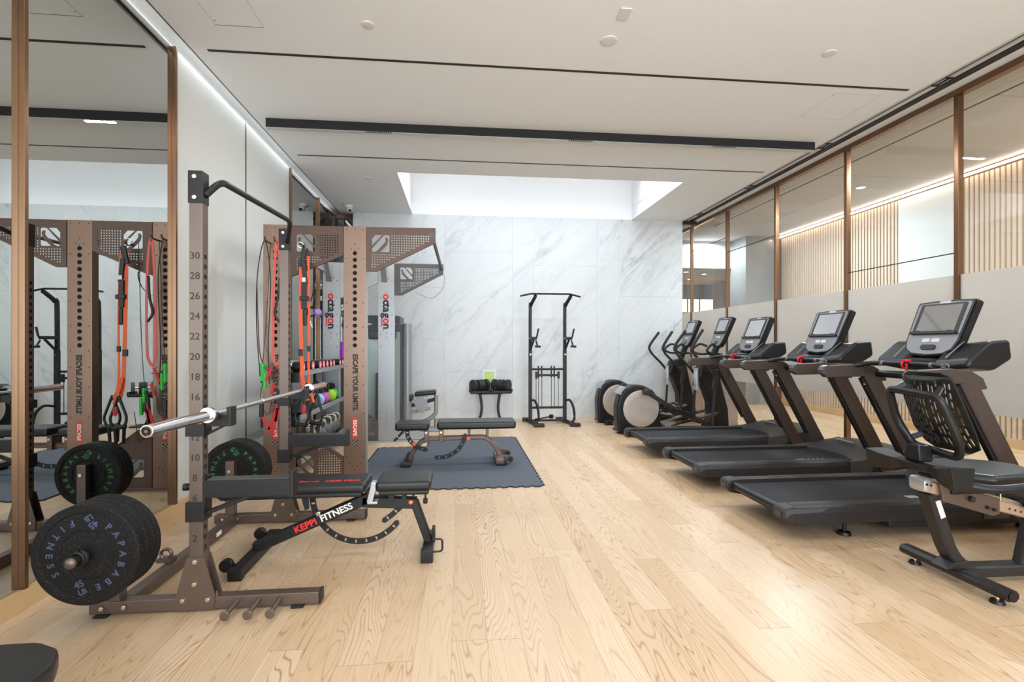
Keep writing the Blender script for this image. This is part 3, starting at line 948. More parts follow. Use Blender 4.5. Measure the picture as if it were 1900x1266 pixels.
# ================================================================ multi-function training rig
RG = t = thing('training_rig', 'large taupe steel training rig with perforated wings, behind the squat rack', 'training rig', (-1.3, 5.8, 0))
def logo_holes(x0, z0, s, flip=False):
    polys = [[(0, .38), (0, .76), (.2, 1), (.6, 1)],
             [(0, .2), (.62, .92), (.72, 1), (.94, 1), (1, .94), (1, .06), (.94, 0), (.46, 0), (.86, .42), (.94, .7), (.88, .84), (.76, .84), (.78, .66), (.7, .52), (.3, .08), (.14, 0), (.06, 0), (0, .06)]]
    out = []
    for p in polys:
        q = [((x0 + (1 - u if flip else u) * s), z0 + v * s) for u, v in p]
        out.append(q[::-1] if flip else q)
    return out
def in_poly(x, y, P, mg):
    for i in range(len(P)):
        x0, y0 = P[i]; x1, y1 = P[(i + 1) % len(P)]
        L = math.hypot(x1 - x0, y1 - y0)
        dd = ((x1 - x0) * (y - y0) - (y1 - y0) * (x - x0)) / L
        if dd < mg: return False
    return True
def ccw(P):
    A = sum(P[i][0] * P[(i + 1) % len(P)][1] - P[(i + 1) % len(P)][0] * P[i][1] for i in range(len(P)))
    return P if A > 0 else P[::-1]
def wing(y, poly, logo, grid, mat_, name='wing_panel', flip=False, pitch=.0225, r=.0074, logo_s=.16, mg=.035):
    P = ccw(poly)
    holes = []
    if logo: holes += logo_holes(logo[0], logo[1], logo_s, flip)
    gx0, gz0, gx1, gz1 = grid
    z = gz1
    while z > gz0:
        x = gx0
        while x < gx1:
            ok = in_poly(x, z, P, mg)
            if logo and logo[0] - .02 < x < logo[0] + logo_s + .02 and z > logo[1] - .025: ok = False
            if ok: holes.append(circ(x, z, r, 6))
            x += pitch
        z -= pitch
    m = MB(mat_)
    m.plate(P, holes, .006, FY(0, y, 0), 0)
    # folded edge
    for i in range(len(P)):
        a, b = P[i], P[(i + 1) % len(P)]
        m.bar([(a[0], y + .012, a[1]), (b[0], y + .012, b[1])], .022, .004, up=(0, 0, 1) if abs(a[0] - b[0]) > .02 else (1, 0, 0))
    return m
def rig_upright(x0, x1, y, dep, front, label_text):
    mt = 'rig' if front else 'rig_silver'
    m = MB(mt, 'hole', 'rig_silver').box((x0, y, .01), (x1, y + dep, 2.40), 0, .004)
    xc = (x0 + x1) / 2
    if front:
        m.box((x1 - .0005, y + .006, .012), (x1 + .001, y + dep - .002, 2.39), 2)
        for k in range(15):
            m.cyl((xc, y - .0008, 2.15 - k * .0611), (xc, y + .002, 2.15 - k * .0611), .0195, seg=18, m=1)
        zs = (2.37, 2.10, 1.69, 1.465, 1.245, 1.10, .925, .66, .26)
        for z in zs:
            for sx in (-.075, .075):
                m.cyl((xc + sx, y - .0008, z), (xc + sx, y + .002, z), .005, seg=8, m=1)
        for dx, z in ((0, 2.37), (0, 2.235), (-.03, 2.19), (.03, 2.19), (0, 2.18), (-.05, .20), (0, .225), (.05, .20), (-.025, .17), (.025, .17), (0, .14)):
            m.cyl((xc + dx, y - .0008, z), (xc + dx, y + .002, z), .005, seg=8, m=1)
    else:
        for z in (2.16, 1.93, 1.70, 1.55, 1.44, 1.27, .74, .39, .31):
            for sx in (-.075, .075): m.cyl((xc + sx, y - .0008, z), (xc + sx, y + .002, z), .006, seg=8, m=1)
        for dx, z in ((-.03, 2.19), (0, 2.18), (.03, 2.19), (0, 1.46), (0, 1.40), (0, .37), (0, .29)):
            m.cyl((xc + dx, y - .0008, z), (xc + dx, y + .002, z), .006, seg=8, m=1)
    u = m.build('upright', t)
    if front:
        tx = MB('ink', 'ink_red', 'ink_white')
        tx.text('ESCAPE YOUR LIMITS.', .062, FY(xc + .002, y - .001, .948) @ RZ(-90), 0, bold=.0028, sx=.88)
        tx.box((xc - .021, y - .0012, .435), (xc + .021, y + .001, .622), 1)
        tx.text('ESCAPE', .044, FY(xc, y - .0018, .528) @ RZ(-90), 2, bold=.001)
        tx.plate([(xc - .021, .372), (xc + .021, .372), (xc + .021, .414), (xc - .021, .414)], [], .001, FY(0, y - .001, 0), 0)
        tx.plate([(xc - .021, .384), (xc - .021, .390), (xc + .004, .414), (xc + .01, .414)], [], .001, FY(0, y - .0017, 0), 2)
        tx.plate([(xc + .021, .398), (xc + .021, .392), (xc - .006, .372), (xc - .012, .372)], [], .001, FY(0, y - .0017, 0), 2)
        tx.torus((xc + .002, y - .001, .357), .006, .0012, axis=(0, 1, 0), seg=12, rs=4, m=0)
    else:
        tx = MB('ink', 'ink_red')
        sz = .145
        zc = 1.74
        adv = [('o', 1, -.205), ('c', 0, -.135), ('t', 0, -.088), ('a', 0, -.028), ('g', 0, .046), ('o', 1, .122), ('n', 0, .194)]
        for ch, mi, off in adv:
            tx.text(ch, sz, FY(xc + .005, y - .001, zc - off) @ RZ(-90), mi, bold=.0045)
        tx.box((xc - .066, y - .0012, 1.555), (xc - .05, y + .001, 1.665), 1)
        tx.cyl((xc - .035, y - .0015, 1.495), (xc - .035, y, 1.495), .007, m=1, seg=10).cyl((xc + .005, y - .0015, 2.005), (xc + .005, y, 2.005), .007, m=1, seg=10)
    tx.build('lettering', u)
    return u
rig_upright(-1.785, -1.572, 4.80, .085, True, '')
rig_upright(-1.072, -.868, 4.80, .085, True, '')
rig_upright(-1.815, -1.600, 6.92, .085, False, '')
rig_upright(-1.095, -.881, 6.92, .085, False, '')
# wings: front frame
wing(4.80, [(-1.568, 2.395), (-1.075, 2.395), (-1.075, 2.13), (-1.53, 1.93), (-1.568, 1.93)], (-1.49, 2.155), (-1.485, 1.95, -1.08, 2.31), 'rig_wing', flip=True).build('wing_panel', t)
wing(4.80, [(-.865, 2.395), (-.232, 2.40), (-.232, 2.262), (-.775, 1.985), (-.865, 1.985)], (-.815, 2.165), (-.812, 2.0, -.28, 2.32), 'rig_wing').build('wing_panel', t)
wing(4.80, [(-1.568, .02), (-1.075, .02), (-1.075, .26), (-1.45, .54), (-1.568, .54)], (-1.50, .12), (-1.29, .06, -1.09, .5), 'rig_wing', flip=True).build('lower_panel', t)
# back frame
wing(6.92, [(-.878, 2.395), (-.228, 2.395), (-.228, 2.262), (-.78, 1.97), (-.878, 1.97)], (-.80, 2.185), (-.79, 2.0, -.28, 2.33), 'rig_dark', flip=True, pitch=.0205, r=.0068).build('wing_panel', t)
wing(6.92, [(-1.597, 2.395), (-1.098, 2.395), (-1.098, 2.13), (-1.56, 1.93), (-1.597, 1.93)], (-1.52, 2.155), (-1.50, 1.95, -1.10, 2.31), 'rig_silver', flip=True).build('wing_panel', t)
wing(6.92, [(-1.597, .02), (-1.098, .02), (-1.098, .28), (-1.25, .39), (-1.597, .55)], None, (-1.28, .08, -1.12, .5), 'rig_dark').build('lower_panel', t)
wing(6.92, [(-.878, .02), (-.44, .02), (-.47, .10), (-.62, .14), (-.878, .17)], None, (0, 0, 0, 0), 'rig_silver').build('lower_panel', t)
MB('rig_silver').box((-1.85, 6.86, .0), (-.40, 7.03, .014), bev=.002).build('base_plate', t)
MB('rig').box((-1.80, 4.76, .0), (-.86, 4.92, .012), bev=.002).build('base_plate', t)
# side beams linking front and back frames
for za, zb in ((2.25, 2.39), (.02, .14)): MB('rig_silver').box((-1.775, 4.885, za), (-1.74, 6.92, zb)).build('side_beam', t)
MB('rig_dark', 'steel').tube([(-.262, 4.795, 2.335), (-.262, 4.81, 2.335)], .03).tube([(-.262, 4.82, 2.335), (-.25, 6.94, 2.335)], .0185, 14).tube([(-.25, 6.9, 2.335), (-.25, 6.95, 2.335)], .03).build('pull_up_bar', t)
for xx in (-1.70, -1.00):
    MB('rig_silver').prism([(4.885, 2.26), (5.0, 2.26), (4.885, 2.10)], 'X', xx - .02, xx + .02).build('corner_gusset', t)
for xx in (-1.73, -1.01):
    MB('rig_silver').prism([(6.92, 2.36), (6.72, 2.36), (6.92, 2.14)], 'X', xx - .035, xx + .035).build('corner_gusset', t)
MB('rig_wing').tube(fillet([(-1.72, 4.80, 2.225), (-1.72, 4.68, 2.225), (-1.72, 4.66, 2.26)], .02), .008).tube(fillet([(-1.64, 4.80, 2.225), (-1.64, 4.68, 2.225), (-1.64, 4.66, 2.26)], .02), .008).build('storage_hook', t)
MB('rig_wing').tube(fillet([(-1.405, 4.80, 2.19), (-1.405, 4.72, 2.17), (-1.405, 4.70, 2.20)], .02), .008).build('storage_hook', t)

# strap loop hanging from the far wing
m = MB('cord').sweep(smooth_path([(-.24, 6.9, 2.26), (-.205, 6.9, 2.20), (-.25, 6.9, 2.04), (-.38, 6.9, 1.93), (-.52, 6.9, 1.97), (-.60, 6.9, 2.01)]), [(-.012, -.0015), (.012, -.0015), (.012, .0015), (-.012, .0015)], up=(0, 0, 1))
tag(m.build('hanging_strap'), 'thin black strap looping down from the far rig wing', 'strap')

# suspension trainer
t = thing('suspension_trainer', 'orange suspension trainer straps with black foot stirrups hanging from the rig', 'suspension trainer', (-1.39, 4.7, 2.2))
def ribbon(pts, w, th=.003, mt='orange', tw=(0, 1, 0)):
    return MB(mt).sweep(smooth_path(pts, 4), [(-w / 2, -th / 2), (w / 2, -th / 2), (w / 2, th / 2), (-w / 2, th / 2)], up=tw)
ribbon([(-1.415, 4.70, 2.12), (-1.42, 4.69, 1.9), (-1.418, 4.68, 1.5), (-1.41, 4.68, 1.2), (-1.40, 4.68, .95), (-1.36, 4.69, .80)], .032).build('strap', t)
ribbon([(-1.365, 4.71, 2.10), (-1.355, 4.71, 1.9), (-1.352, 4.70, 1.5), (-1.355, 4.70, 1.1), (-1.345, 4.70, .92), (-1.31, 4.70, .78)], .020).build('strap', t)
ribbon([(-1.40, 4.665, 1.02), (-1.38, 4.66, .92), (-1.34, 4.66, .84)], .03).build('strap', t)
MB('bronze', 'steel').torus((-1.40, 4.71, 2.185), .022, .004, axis=(0, 1, 0), sc=(.7, 1.5)).torus((-1.43, 4.71, 2.20), .025, .004, axis=(0, 1, .4), m=1).build('carabiner', t)
m = MB('cord')
m.box((-1.43, 4.68, 2.00), (-1.385, 4.705, 2.16), bev=.006, rot=(0, R(12), 0)).box((-1.405, 4.672, 1.84), (-1.37, 4.70, 2.05), bev=.006, rot=(0, R(-6), 0))
m.box((-1.41, 4.665, 1.62), (-1.37, 4.70, 1.86), bev=.006).box((-1.425, 4.66, 1.695), (-1.345, 4.70, 1.735), bev=.008).box((-1.40, 4.67, 1.47), (-1.365, 4.695, 1.62), bev=.012)
m.build('adjuster_loop', t)
MB('paper').box((-1.402, 4.660, 1.862), (-1.372, 4.667, 1.90)).build('label_tag', t)
MB('cord').box((-1.438, 4.672, 1.20), (-1.398, 4.69, 1.26), bev=.003).build('strap_keeper', t)
MB('cord').box((-1.368, 4.69, 1.24), (-1.34, 4.71, 1.29), bev=.003).build('strap_keeper', t)
for x, y, dx in ((-1.40, 4.64, 0), (-1.30, 4.72, .01)):
    m = MB('tm_black')
    m.tube(fillet([(x + .01, y, .86), (x - .055, y, .68), (x - .045, y, .61), (x + .035, y - .02, .58), (x + .07, y - .02, .66), (x + .01, y, .86)], .03), .011)
    m.cyl((x - .05, y, .60), (x + .05, y - .02, .585), .018)
    m.tube([(x - .035, y, .60), (x - .03, y, .46), (x + .02, y - .015, .44), (x + .03, y - .015, .59)], .014)
    m.build('foot_stirrup', t)
MB('red_band').sph((-1.375, 4.62, .73), .028, sc=(.7, .3, 1.5)).build('handle_badge', t)

# bands, ropes and tubes on the left upright
t = thing('resistance_band', 'long loop of pink-red latex hanging on the left rig upright', 'resistance band', (-1.6, 4.7, 2.2), 'bands hanging on the left rig upright')
ribbon([(-1.66, 4.69, 1.25), (-1.655, 4.69, 1.7), (-1.64, 4.69, 2.1), (-1.625, 4.69, 2.225), (-1.60, 4.69, 2.1), (-1.585, 4.69, 1.7), (-1.59, 4.69, 1.25), (-1.61, 4.69, 1.15), (-1.64, 4.69, 1.12), (-1.66, 4.69, 1.25)], .022, .004, 'pink_band').build('band_loop', t)
t = thing('resistance_band', 'thin black elastic cord loop at the far left of the rig upright', 'resistance band', (-1.75, 4.7, 2.2), 'bands hanging on the left rig upright')
MB('cord').tube(smooth_path([(-1.77, 4.69, 1.02), (-1.80, 4.69, 1.5), (-1.79, 4.69, 1.95), (-1.73, 4.69, 2.23), (-1.68, 4.69, 1.9), (-1.70, 4.69, 1.3), (-1.69, 4.69, .95)]), .0045, 6).build('cord', t)
MB('maroon').tube(smooth_path([(-1.80, 4.70, 1.8), (-1.79, 4.70, 1.5), (-1.77, 4.70, 1.2), (-1.70, 4.70, 1.06), (-1.62, 4.70, 1.05)]), .005, 6).build('tubing', t)
for i, (x, z, lab) in enumerate(((-1.745, 1.035, 'green handled skipping rope at the outer edge of the left rig upright'), (-1.575, .82, 'green handled skipping rope hanging low next to the black lettering'))):
    t = thing('skipping_rope', lab, 'skipping rope', (x, 4.69, z), 'skipping ropes on the left rig upright')
    MB('green').cyl((x, 4.68, z - .06), (x, 4.68, z + .06), .019, .017, bev=.004).cyl((x, 4.68, z + .06), (x, 4.68, z + .10), .021, bev=.003).build('handle', t)
    MB('green').cyl((x + .02, 4.67, z - .13), (x + .022, 4.67, z + .02), .015, bev=.004).build('handle', t)
    MB('cord').tube(smooth_path([(x, 4.68, z + .1), (x + .03, 4.69, z + .5), (x + .06, 4.70, 2.2)]), .003, 6).build('rope', t)
    MB('cord').tube(smooth_path([(x, 4.68, z - .06), (x - .02, 4.69, z - .25), (x + .05, 4.69, z - .35), (x + .09, 4.69, z - .1)]), .003, 6).build('rope', t)
t = thing('resistance_tube_set', 'bunch of red resistance tubes with black handles at the foot of the left rig upright', 'resistance tubes', (-1.66, 4.67, .75))
for a, b in (((-1.71, .98), (-1.66, 1.10)), ((-1.74, .66), (-1.68, .55)), ((-1.69, .52), (-1.62, .74)), ((-1.66, .50), (-1.585, .78)), ((-1.63, .62), (-1.60, .80)), ((-1.665, .86), (-1.64, .96))):
    MB('red_band').box((-.011, -.004, 0), (.011, .004, math.hypot(b[0] - a[0], b[1] - a[1]))).build('tube_strap', t, origin=(0, 0, 0))
    o = t.children[-1]
    o.location = Vector((a[0], 4.66, a[1])) - t.location
    o.rotation_euler = (0, math.atan2(b[0] - a[0], b[1] - a[1]), 0)
MB('cord').box((-1.765, 4.65, .66), (-1.735, 4.69, .82), bev=.006).box((-1.60, 4.65, .72), (-1.575, 4.69, .80), bev=.005).cyl((-1.62, 4.66, .80), (-1.60, 4.66, .90), .014).build('clip_handle', t)
tag(MB('cord').tube(smooth_path([(-1.60, 4.69, 1.9), (-1.615, 4.68, 1.72), (-1.64, 4.68, 1.58), (-1.60, 4.68, 1.50)]), .011, 8).build('ankle_strap'), 'black ankle strap hanging between the bands on the left rig upright', 'strap')
# ================================================================ storage rack and small weights
t = thing('weight_storage_rack', 'three tier black and grey steel rack of dumbbells and kettlebells behind the training rig', 'storage rack', (-1.75, 5.9, 0))
for z, nm in ((1.03, 0), (.61, 1), (.19, 2)):
    m = MB('rack_black', 'paint_grey')
    m.box((-1.86, 4.98, z - .012), (-1.52, 6.84, z), 0).box((-1.522, 4.98, z - .03), (-1.50, 6.84, z + .018), 1, .002).box((-1.875, 4.98, z - .03), (-1.86, 6.84, z + .03), 0)
    if nm < 2: m.box((-1.87, 4.96, z - .09), (-1.52, 4.985, z + .005), 0, .004)
    else: m.box((-1.87, 4.96, z - .05), (-1.52, 4.985, z + .005), 0, .004)
    m.build('shelf', t)
for y in (5.0, 6.78):
    MB('paint_grey').box((-1.86, y, 0), (-1.80, y + .05, 1.08), bev=.004).box((-1.86, y, 0), (-1.50, y + .05, .04), bev=.004).build('end_frame', t)

def dumbbell(y, r, label):
    t = thing('dumbbell', label, 'dumbbell', (-1.67, y, 1.03), 'red capped dumbbells on the top shelf')
    z = 1.03 + r + .004
    for sx, nm in ((-1, 'head'), (1, 'head')):
        xa, xb = -1.66 + sx * .065, -1.66 + sx * .155
        h = MB('chrome' if sx < 0 else 'rack_black').cyl((xa, y, z), (xb, y, z), r, seg=24, bev=.006).build('head', t)
        if sx > 0:
            e = MB('dumbbell_red', 'ink_white')
            e.cyl((xb, y, z), (xb + .005, y, z), r * .93, m=0, seg=28).torus((xb + .005, y, z), r * .62, .0025, axis=(1, 0, 0), seg=20, rs=6, m=1)
            e.box((xb + .004, y - .012, z - .014), (xb + .0065, y + .012, z + .014), 1, .001)
            e.build('end_cap', h)
    MB('chrome').cyl((-1.73, y, z), (-1.59, y, z), .015, seg=14).build('handle', t)
ydb = [5.04, 5.20, 5.36, 5.63, 5.77, 5.92, 6.08, 6.22, 6.54, 6.68]
dlab = ['largest red capped dumbbell at the near end of the top shelf', 'second red capped dumbbell from the near end, behind the orange strap', 'third red capped dumbbell, just right of the orange straps',
        'red capped dumbbell starting the middle run after a gap', 'second red capped dumbbell of the middle run', 'red capped dumbbell in the centre of the middle run',
        'fourth red capped dumbbell of the middle run', 'last red capped dumbbell of the middle run before the next gap', 'red capped dumbbell beyond the far gap', 'farthest red capped dumbbell, half behind the rig upright']
for i, y in enumerate(ydb): dumbbell(y, .053 - i * .0012, dlab[i])

# second shelf: hex dumbbells and coloured kettlebells
def hexbell(x, y, z, r, label):
    t = thing('hex_dumbbell', label, 'dumbbell', (x, y, z), 'black hex dumbbells on the middle shelf')
    zc = z + r * .87
    for s in (-1, 1):
        MB('iron').cyl((x + s * .06, y, zc), (x + s * .155, y, zc), r, r * .9, seg=6, bev=.006).build('head', t)
    MB('kb_handle').cyl((x - .065, y, zc), (x + .065, y, zc), .016, seg=14).build('handle', t)
hexbell(-1.68, 5.10, .61, .095, 'large black hex dumbbell at the near end of the middle shelf')
hexbell(-1.66, 5.33, .61, .088, 'black hex dumbbell second along the middle shelf, behind the foot stirrups')
def kettlebell(x, y, z, r, body, handle, label, group, band=None, rot=0):
    t = thing('kettlebell', label, 'kettlebell', (x, y, z), group)
    MB(body).lathe([(0, 0), (r * .55, 0), (r * .86, r * .35), (r, r * .9), (r * .90, r * 1.4), (r * .55, r * 1.78), (0, r * 1.86)], (x, y, z), seg=24).build('body', t, ang=60)
    dx, dy = math.cos(R(rot)), math.sin(R(rot))
    P = lambda u, h: (x + dx * u * r, y + dy * u * r, z + h * r)
    MB(handle).tube(smooth_path([P(-.62, 1.45), P(-.80, 2.05), P(-.55, 2.6), P(0, 2.72), P(.55, 2.6), P(.80, 2.05), P(.62, 1.45)], 4), r * .17, 10).build('handle', t)
    if band:
        MB(band).tube([P(-.76, 1.85), P(-.80, 2.05), P(-.74, 2.2)], r * .185, 10).tube([P(.76, 1.85), P(.80, 2.05), P(.74, 2.2)], r * .185, 10).build('colour_band', t)
G2 = 'kettlebells on the middle shelf'
kettlebell(-1.60, 5.66, .61, .092, 'grey_iron', 'rack_black', 'big grey round kettlebell in the middle shelf, right of the hex dumbbells', G2, rot=80)
kettlebell(-1.60, 5.90, .61, .075, 'sky', 'rack_black', 'light blue kettlebell partly behind the big grey one', G2, rot=80)
kettlebell(-1.60, 6.12, .61, .070, 'magenta', 'rack_black', 'magenta pink kettlebell on the middle shelf', G2, rot=80)
kettlebell(-1.59, 6.38, .61, .078, 'lime', 'rack_black', 'lime green kettlebell on the middle shelf', G2, rot=80)
kettlebell(-1.62, 6.62, .61, .072, 'green', 'rack_black', 'green kettlebell at the far end of the middle shelf', G2, rot=80)
kettlebell(-1.775, 6.05, .61, .085, 'iron', 'rack_black', 'black kettlebell in the back row behind the magenta one', G2, rot=80)
kettlebell(-1.775, 6.45, .61, .085, 'iron', 'rack_black', 'black kettlebell in the back row behind the lime one', G2, rot=80)
G3 = 'iron kettlebells with polished handles on the bottom shelf'
kl = ['near polished-handle kettlebell with a lime band on the bottom shelf', 'second kettlebell of the bottom shelf, behind the foot stirrups', 'third kettlebell of the bottom shelf with a lime band',
      'fourth kettlebell from the near end of the bottom shelf', 'fifth kettlebell from the near end of the bottom shelf', 'sixth kettlebell of the bottom shelf', 'kettlebell with a yellow band near the far end of the bottom shelf', 'farthest kettlebell of the bottom shelf behind the rig upright']
for i, (y, r, b) in enumerate(((5.08, .085, 'yellow'), (5.34, .085, None), (5.58, .082, 'yellow'), (5.80, .085, None), (6.03, .088, None), (6.27, .09, None), (6.50, .088, 'yellow'), (6.71, .085, None))):
    kettlebell(-1.62, y, .19, r, 'grey_iron', 'kb_handle', kl[i], G3, b, rot=25)
# things on the back-left upright
tag(MB('purple').cyl((-1.48, 6.86, 1.12), (-1.48, 6.86, 1.34), .035, bev=.01, seg=18).build('foam_roller'), 'small purple foam roller standing at the far end above the dumbbells', 'foam roller')
bpy.data.objects['foam_roller'].location = (-.06, 0, 0)
t = thing('spiky_massage_ball', 'pale lilac spiky ball hanging beside the far left rig upright', 'massage ball', (-1.84, 6.78, 1.72))
m = MB('lilac').sph((-1.84, 6.78, 1.72), .045)
for i in range(26):
    a = i * 2.399; zz = 1 - 2 * (i + .5) / 26; rr = math.sqrt(1 - zz * zz)
    d = Vector((rr * math.cos(a), rr * math.sin(a), zz))
    m.cyl(Vector((-1.84, 6.78, 1.72)) + d * .04, Vector((-1.84, 6.78, 1.72)) + d * .062, .007, .003, seg=6)
m.build('ball', t)
t = thing('gym_rings_cord', 'black beaded cord loop with a chrome snap hook hanging at the far left upright', 'cord', (-1.93, 6.75, 1.8))
MB('cord').tube(smooth_path([(-1.86, 6.76, 2.2), (-1.90, 6.76, 1.95), (-1.94, 6.76, 1.82), (-1.90, 6.76, 1.78), (-1.88, 6.76, 2.0)]), .007, 6).build('cord', t)
m = MB('cord')
for k in range(15): m.sph((-1.915 + .05 * math.cos(R(60 + k * 17)), 6.74, 1.73 + .06 * math.sin(R(60 + k * 17))), .012, u=8, v=6)
m.build('beads', t)
MB('chrome').cyl((-1.93, 6.74, 1.60), (-1.90, 6.74, 1.52), .012).build('snap_hook', t)

# ================================================================ rubber mat
def teeth(a, b, n, amp):
    """jigsaw edge between two points, bulging to the right-hand side"""
    a, b = Vector(a), Vector(b)
    d = (b - a) / n; nrm = Vector((d.y, -d.x)).normalized() * amp
    out = []
    for i in range(n):
        p = a + d * i
        out += [p + d * .30, p + d * .22 + nrm, p + d * .78 + nrm, p + d * .70]
    return [tuple(v) for v in out]
loop = [(-.85, 4.567), (.755, 4.567), (.755, 7.02), (-.40, 7.02), (-.40, 6.45), (-1.0, 6.45), (-1.0, 4.95), (-.85, 4.95)]
cnt = [16, 24, 12, 6, 6, 15, 0, 0]
poly = []
for i, p in enumerate(loop):
    q = loop[(i + 1) % len(loop)]
    poly.append(p)
    if cnt[i]: poly += teeth(p, q, cnt[i], .022)
m = MB('matrub', 'mat_edge')
m.prism([(x, y) for x, y in poly], 'Z', .001, .012, 0)
o = m.build('rubber_mat'); tag(o, 'blue-grey speckled rubber floor mat with jigsaw edges under the far bench', 'floor mat')
for p in o.data.polygons:
    if abs(p.normal.z) < .5: p.material_index = 1

# ================================================================ benches
def pad(mb, a, b, bev=.022, m=0): return mb.box(a, b, m, bev, 4)
def arc_pts(c, r, a0, a1, n):
    return [(c[0] + r * math.cos(R(a0 + (a1 - a0) * k / n)), c[1] + r * math.sin(R(a0 + (a1 - a0) * k / n))) for k in range(n + 1)]
def ladder(mt, pts, w, y, th=.006, nh=8, hl=.012, hr=.006):
    """curved slotted plate in an XZ plane"""
    P = [Vector((p[0], p[1], 0)) for p in pts]
    L, Rr = [], []
    for i in range(len(P)):
        d = (P[min(i + 1, len(P) - 1)] - P[max(i - 1, 0)]).normalized()
        n = Vector((-d.y, d.x, 0))
        L.append(P[i] + n * w / 2); Rr.append(P[i] - n * w / 2)
    d1 = (P[-1] - P[-2]).normalized(); d0 = (P[0] - P[1]).normalized()
    out = [tuple(v[:2]) for v in L] + [tuple((P[-1] + d1 * w * .42)[:2])] + [tuple(v[:2]) for v in Rr[::-1]] + [tuple((P[0] + d0 * w * .42)[:2])]
    out = ccw(out)
    holes = []
    for k in range(nh):
        f = (k + .5) / nh * (len(P) - 1)
        i = int(f); q = P[i].lerp(P[min(i + 1, len(P) - 1)], f - i)
        d = (P[min(i + 1, len(P) - 1)] - P[i]).normalized()
        holes.append(slot(q.x, q.y, hl, hr, math.atan2(d.x, -d.y) if True else 0))
    return MB(mt).plate(out, holes, th, FY(0, y, 0), 0)

# bench in the squat rack
t = thing('weight_bench', 'black adjustable bench with red and white lettering standing inside the squat rack', 'weight bench', (-.75, 3.22, 0))
m = MB('vinyl'); pad(m, (-1.44, 3.08, .412), (-.565, 3.36, .468), .02)
bp = m.build('back_pad', t)
MB('rack_black').box((-1.40, 3.10, .385), (-.59, 3.34, .412), bev=.008).build('pad_board', bp)
tx = MB('ink_red'); tx.text('1000 PRO', .050, Matrix(((1, 0, 0, -.715), (0, 1, 0, 3.17), (0, 0, 1, .4686), (0, 0, 0, 1))), 0, bold=.001).text('Bench', .05, Matrix(((1, 0, 0, -.91), (0, 1, 0, 3.17), (0, 0, 1, .4686), (0, 0, 0, 1))), 0)
tx.build('pad_lettering', bp)
m = MB('vinyl'); pad(m, (-.508, 3.09, .412), (-.175, 3.37, .474), .022)
sp = m.build('seat_pad', t)
MB('rack_black').box((-.49, 3.11, .385), (-.19, 3.35, .412), bev=.008).build('pad_board', sp)
MB('tm_silver').prism([(-.565, .34), (-.53, .34), (-.50, .455), (-.535, .465)], 'Y', 3.13, 3.19, bev=.004).box((-.56, 3.13, .33), (-.50, 3.30, .345), bev=.003).build('hinge_bracket', t)
m = MB('rack_black')
m.bar([(-.60, 3.22, .325), (-.27, 3.22, .305)], .05, .07).box((-.575, 3.18, .31), (-.53, 3.26, .40), bev=.004).box((-.44, 3.19, .33), (-.41, 3.25, .39)).box((-.36, 3.19, .33), (-.335, 3.25, .39))
m.bar([(-.57, 3.22, .345), (-1.215, 3.22, .075)], .05, .068)
f = m.build('main_frame', t)
tx = MB('ink_red', 'ink_white')
ang = math.degrees(math.atan2(.27, .645))
tx.text('KEPPI', .056, FY(-1.005, 3.194, .163) @ RZ(ang), 0, bold=.0015, align='LEFT', sx=1.05)
tx.text('FITNESS', .056, FY(-.852, 3.194, .227) @ RZ(ang), 1, bold=.0015, align='LEFT', sx=1.05)
tx.build('beam_lettering', f)
m = MB('rack_black').box((-1.262, 2.905, .004), (-1.20, 3.52, .062), bev=.004).box((-1.268, 2.90, .0), (-1.194, 2.95, .066), bev=.005).box((-1.268, 3.48, .0), (-1.194, 3.525, .066), bev=.005).box((-1.25, 3.19, .06), (-1.195, 3.25, .10), bev=.004)
m.build('front_foot', t)
for y in (2.97, 3.45): MB('tm_black').cyl((-1.30, y - .02, .065), (-1.30, y + .02, .065), .036, bev=.006, seg=24).box((-1.30, y - .008, .05), (-1.25, y + .008, .07)).build('wheel', t)
MB('rack_black').bar([(-.285, 3.22, .315), (-.195, 3.22, .06)], .05, .055, up=(0, 1, 0)).build('rear_leg', t)
MB('rack_black').box((-.228, 3.03, .004), (-.165, 3.41, .065), bev=.004).box((-.233, 3.025, 0), (-.160, 3.08, .075), bev=.005).box((-.175, 3.19, .06), (-.155, 3.25, .15), bev=.003).build('rear_foot', t)
MB('rack_black').tube(fillet([(-.16, 3.05, .135), (-.105, 3.05, .135), (-.105, 3.05, .06), (-.16, 3.05, .06)], .02), .006, 8).build('lift_handle', t)
ladder('rack_black', arc_pts((-.625, .351), .29, 182, 322, 22), .036, 3.258, nh=11).build('incline_ladder', t)
ladder('rack_black', [(-.35, .31), (-.38, .265), (-.43, .22), (-.48, .185)], .034, 3.258, nh=3).build('seat_ladder', t)
MB('rack_black').prism([(-.97, .40), (-.92, .40), (-.915, .30), (-.94, .29)], 'Y', 3.18, 3.19).cyl((-.29, 3.20, .355), (-.29, 3.20, .39), .008).cyl((-.21, 3.12, .33), (-.21, 3.12, .36), .014, bev=.003).cyl((-.21, 3.12, .36), (-.21, 3.12, .39), .006).build('adjusting_knob', t)
MB('orange_plastic', 'ink_white').cyl((-.305, 3.194, .318), (-.305, 3.185, .318), .014, bev=.002).box((-.312, 3.184, .316), (-.298, 3.186, .320), 1).build('pivot_cap', t)
MB('bolt').cyl((-.86, 3.17, .268), (-.86, 3.185, .268), .014, bev=.003).build('pivot_bolt', t)

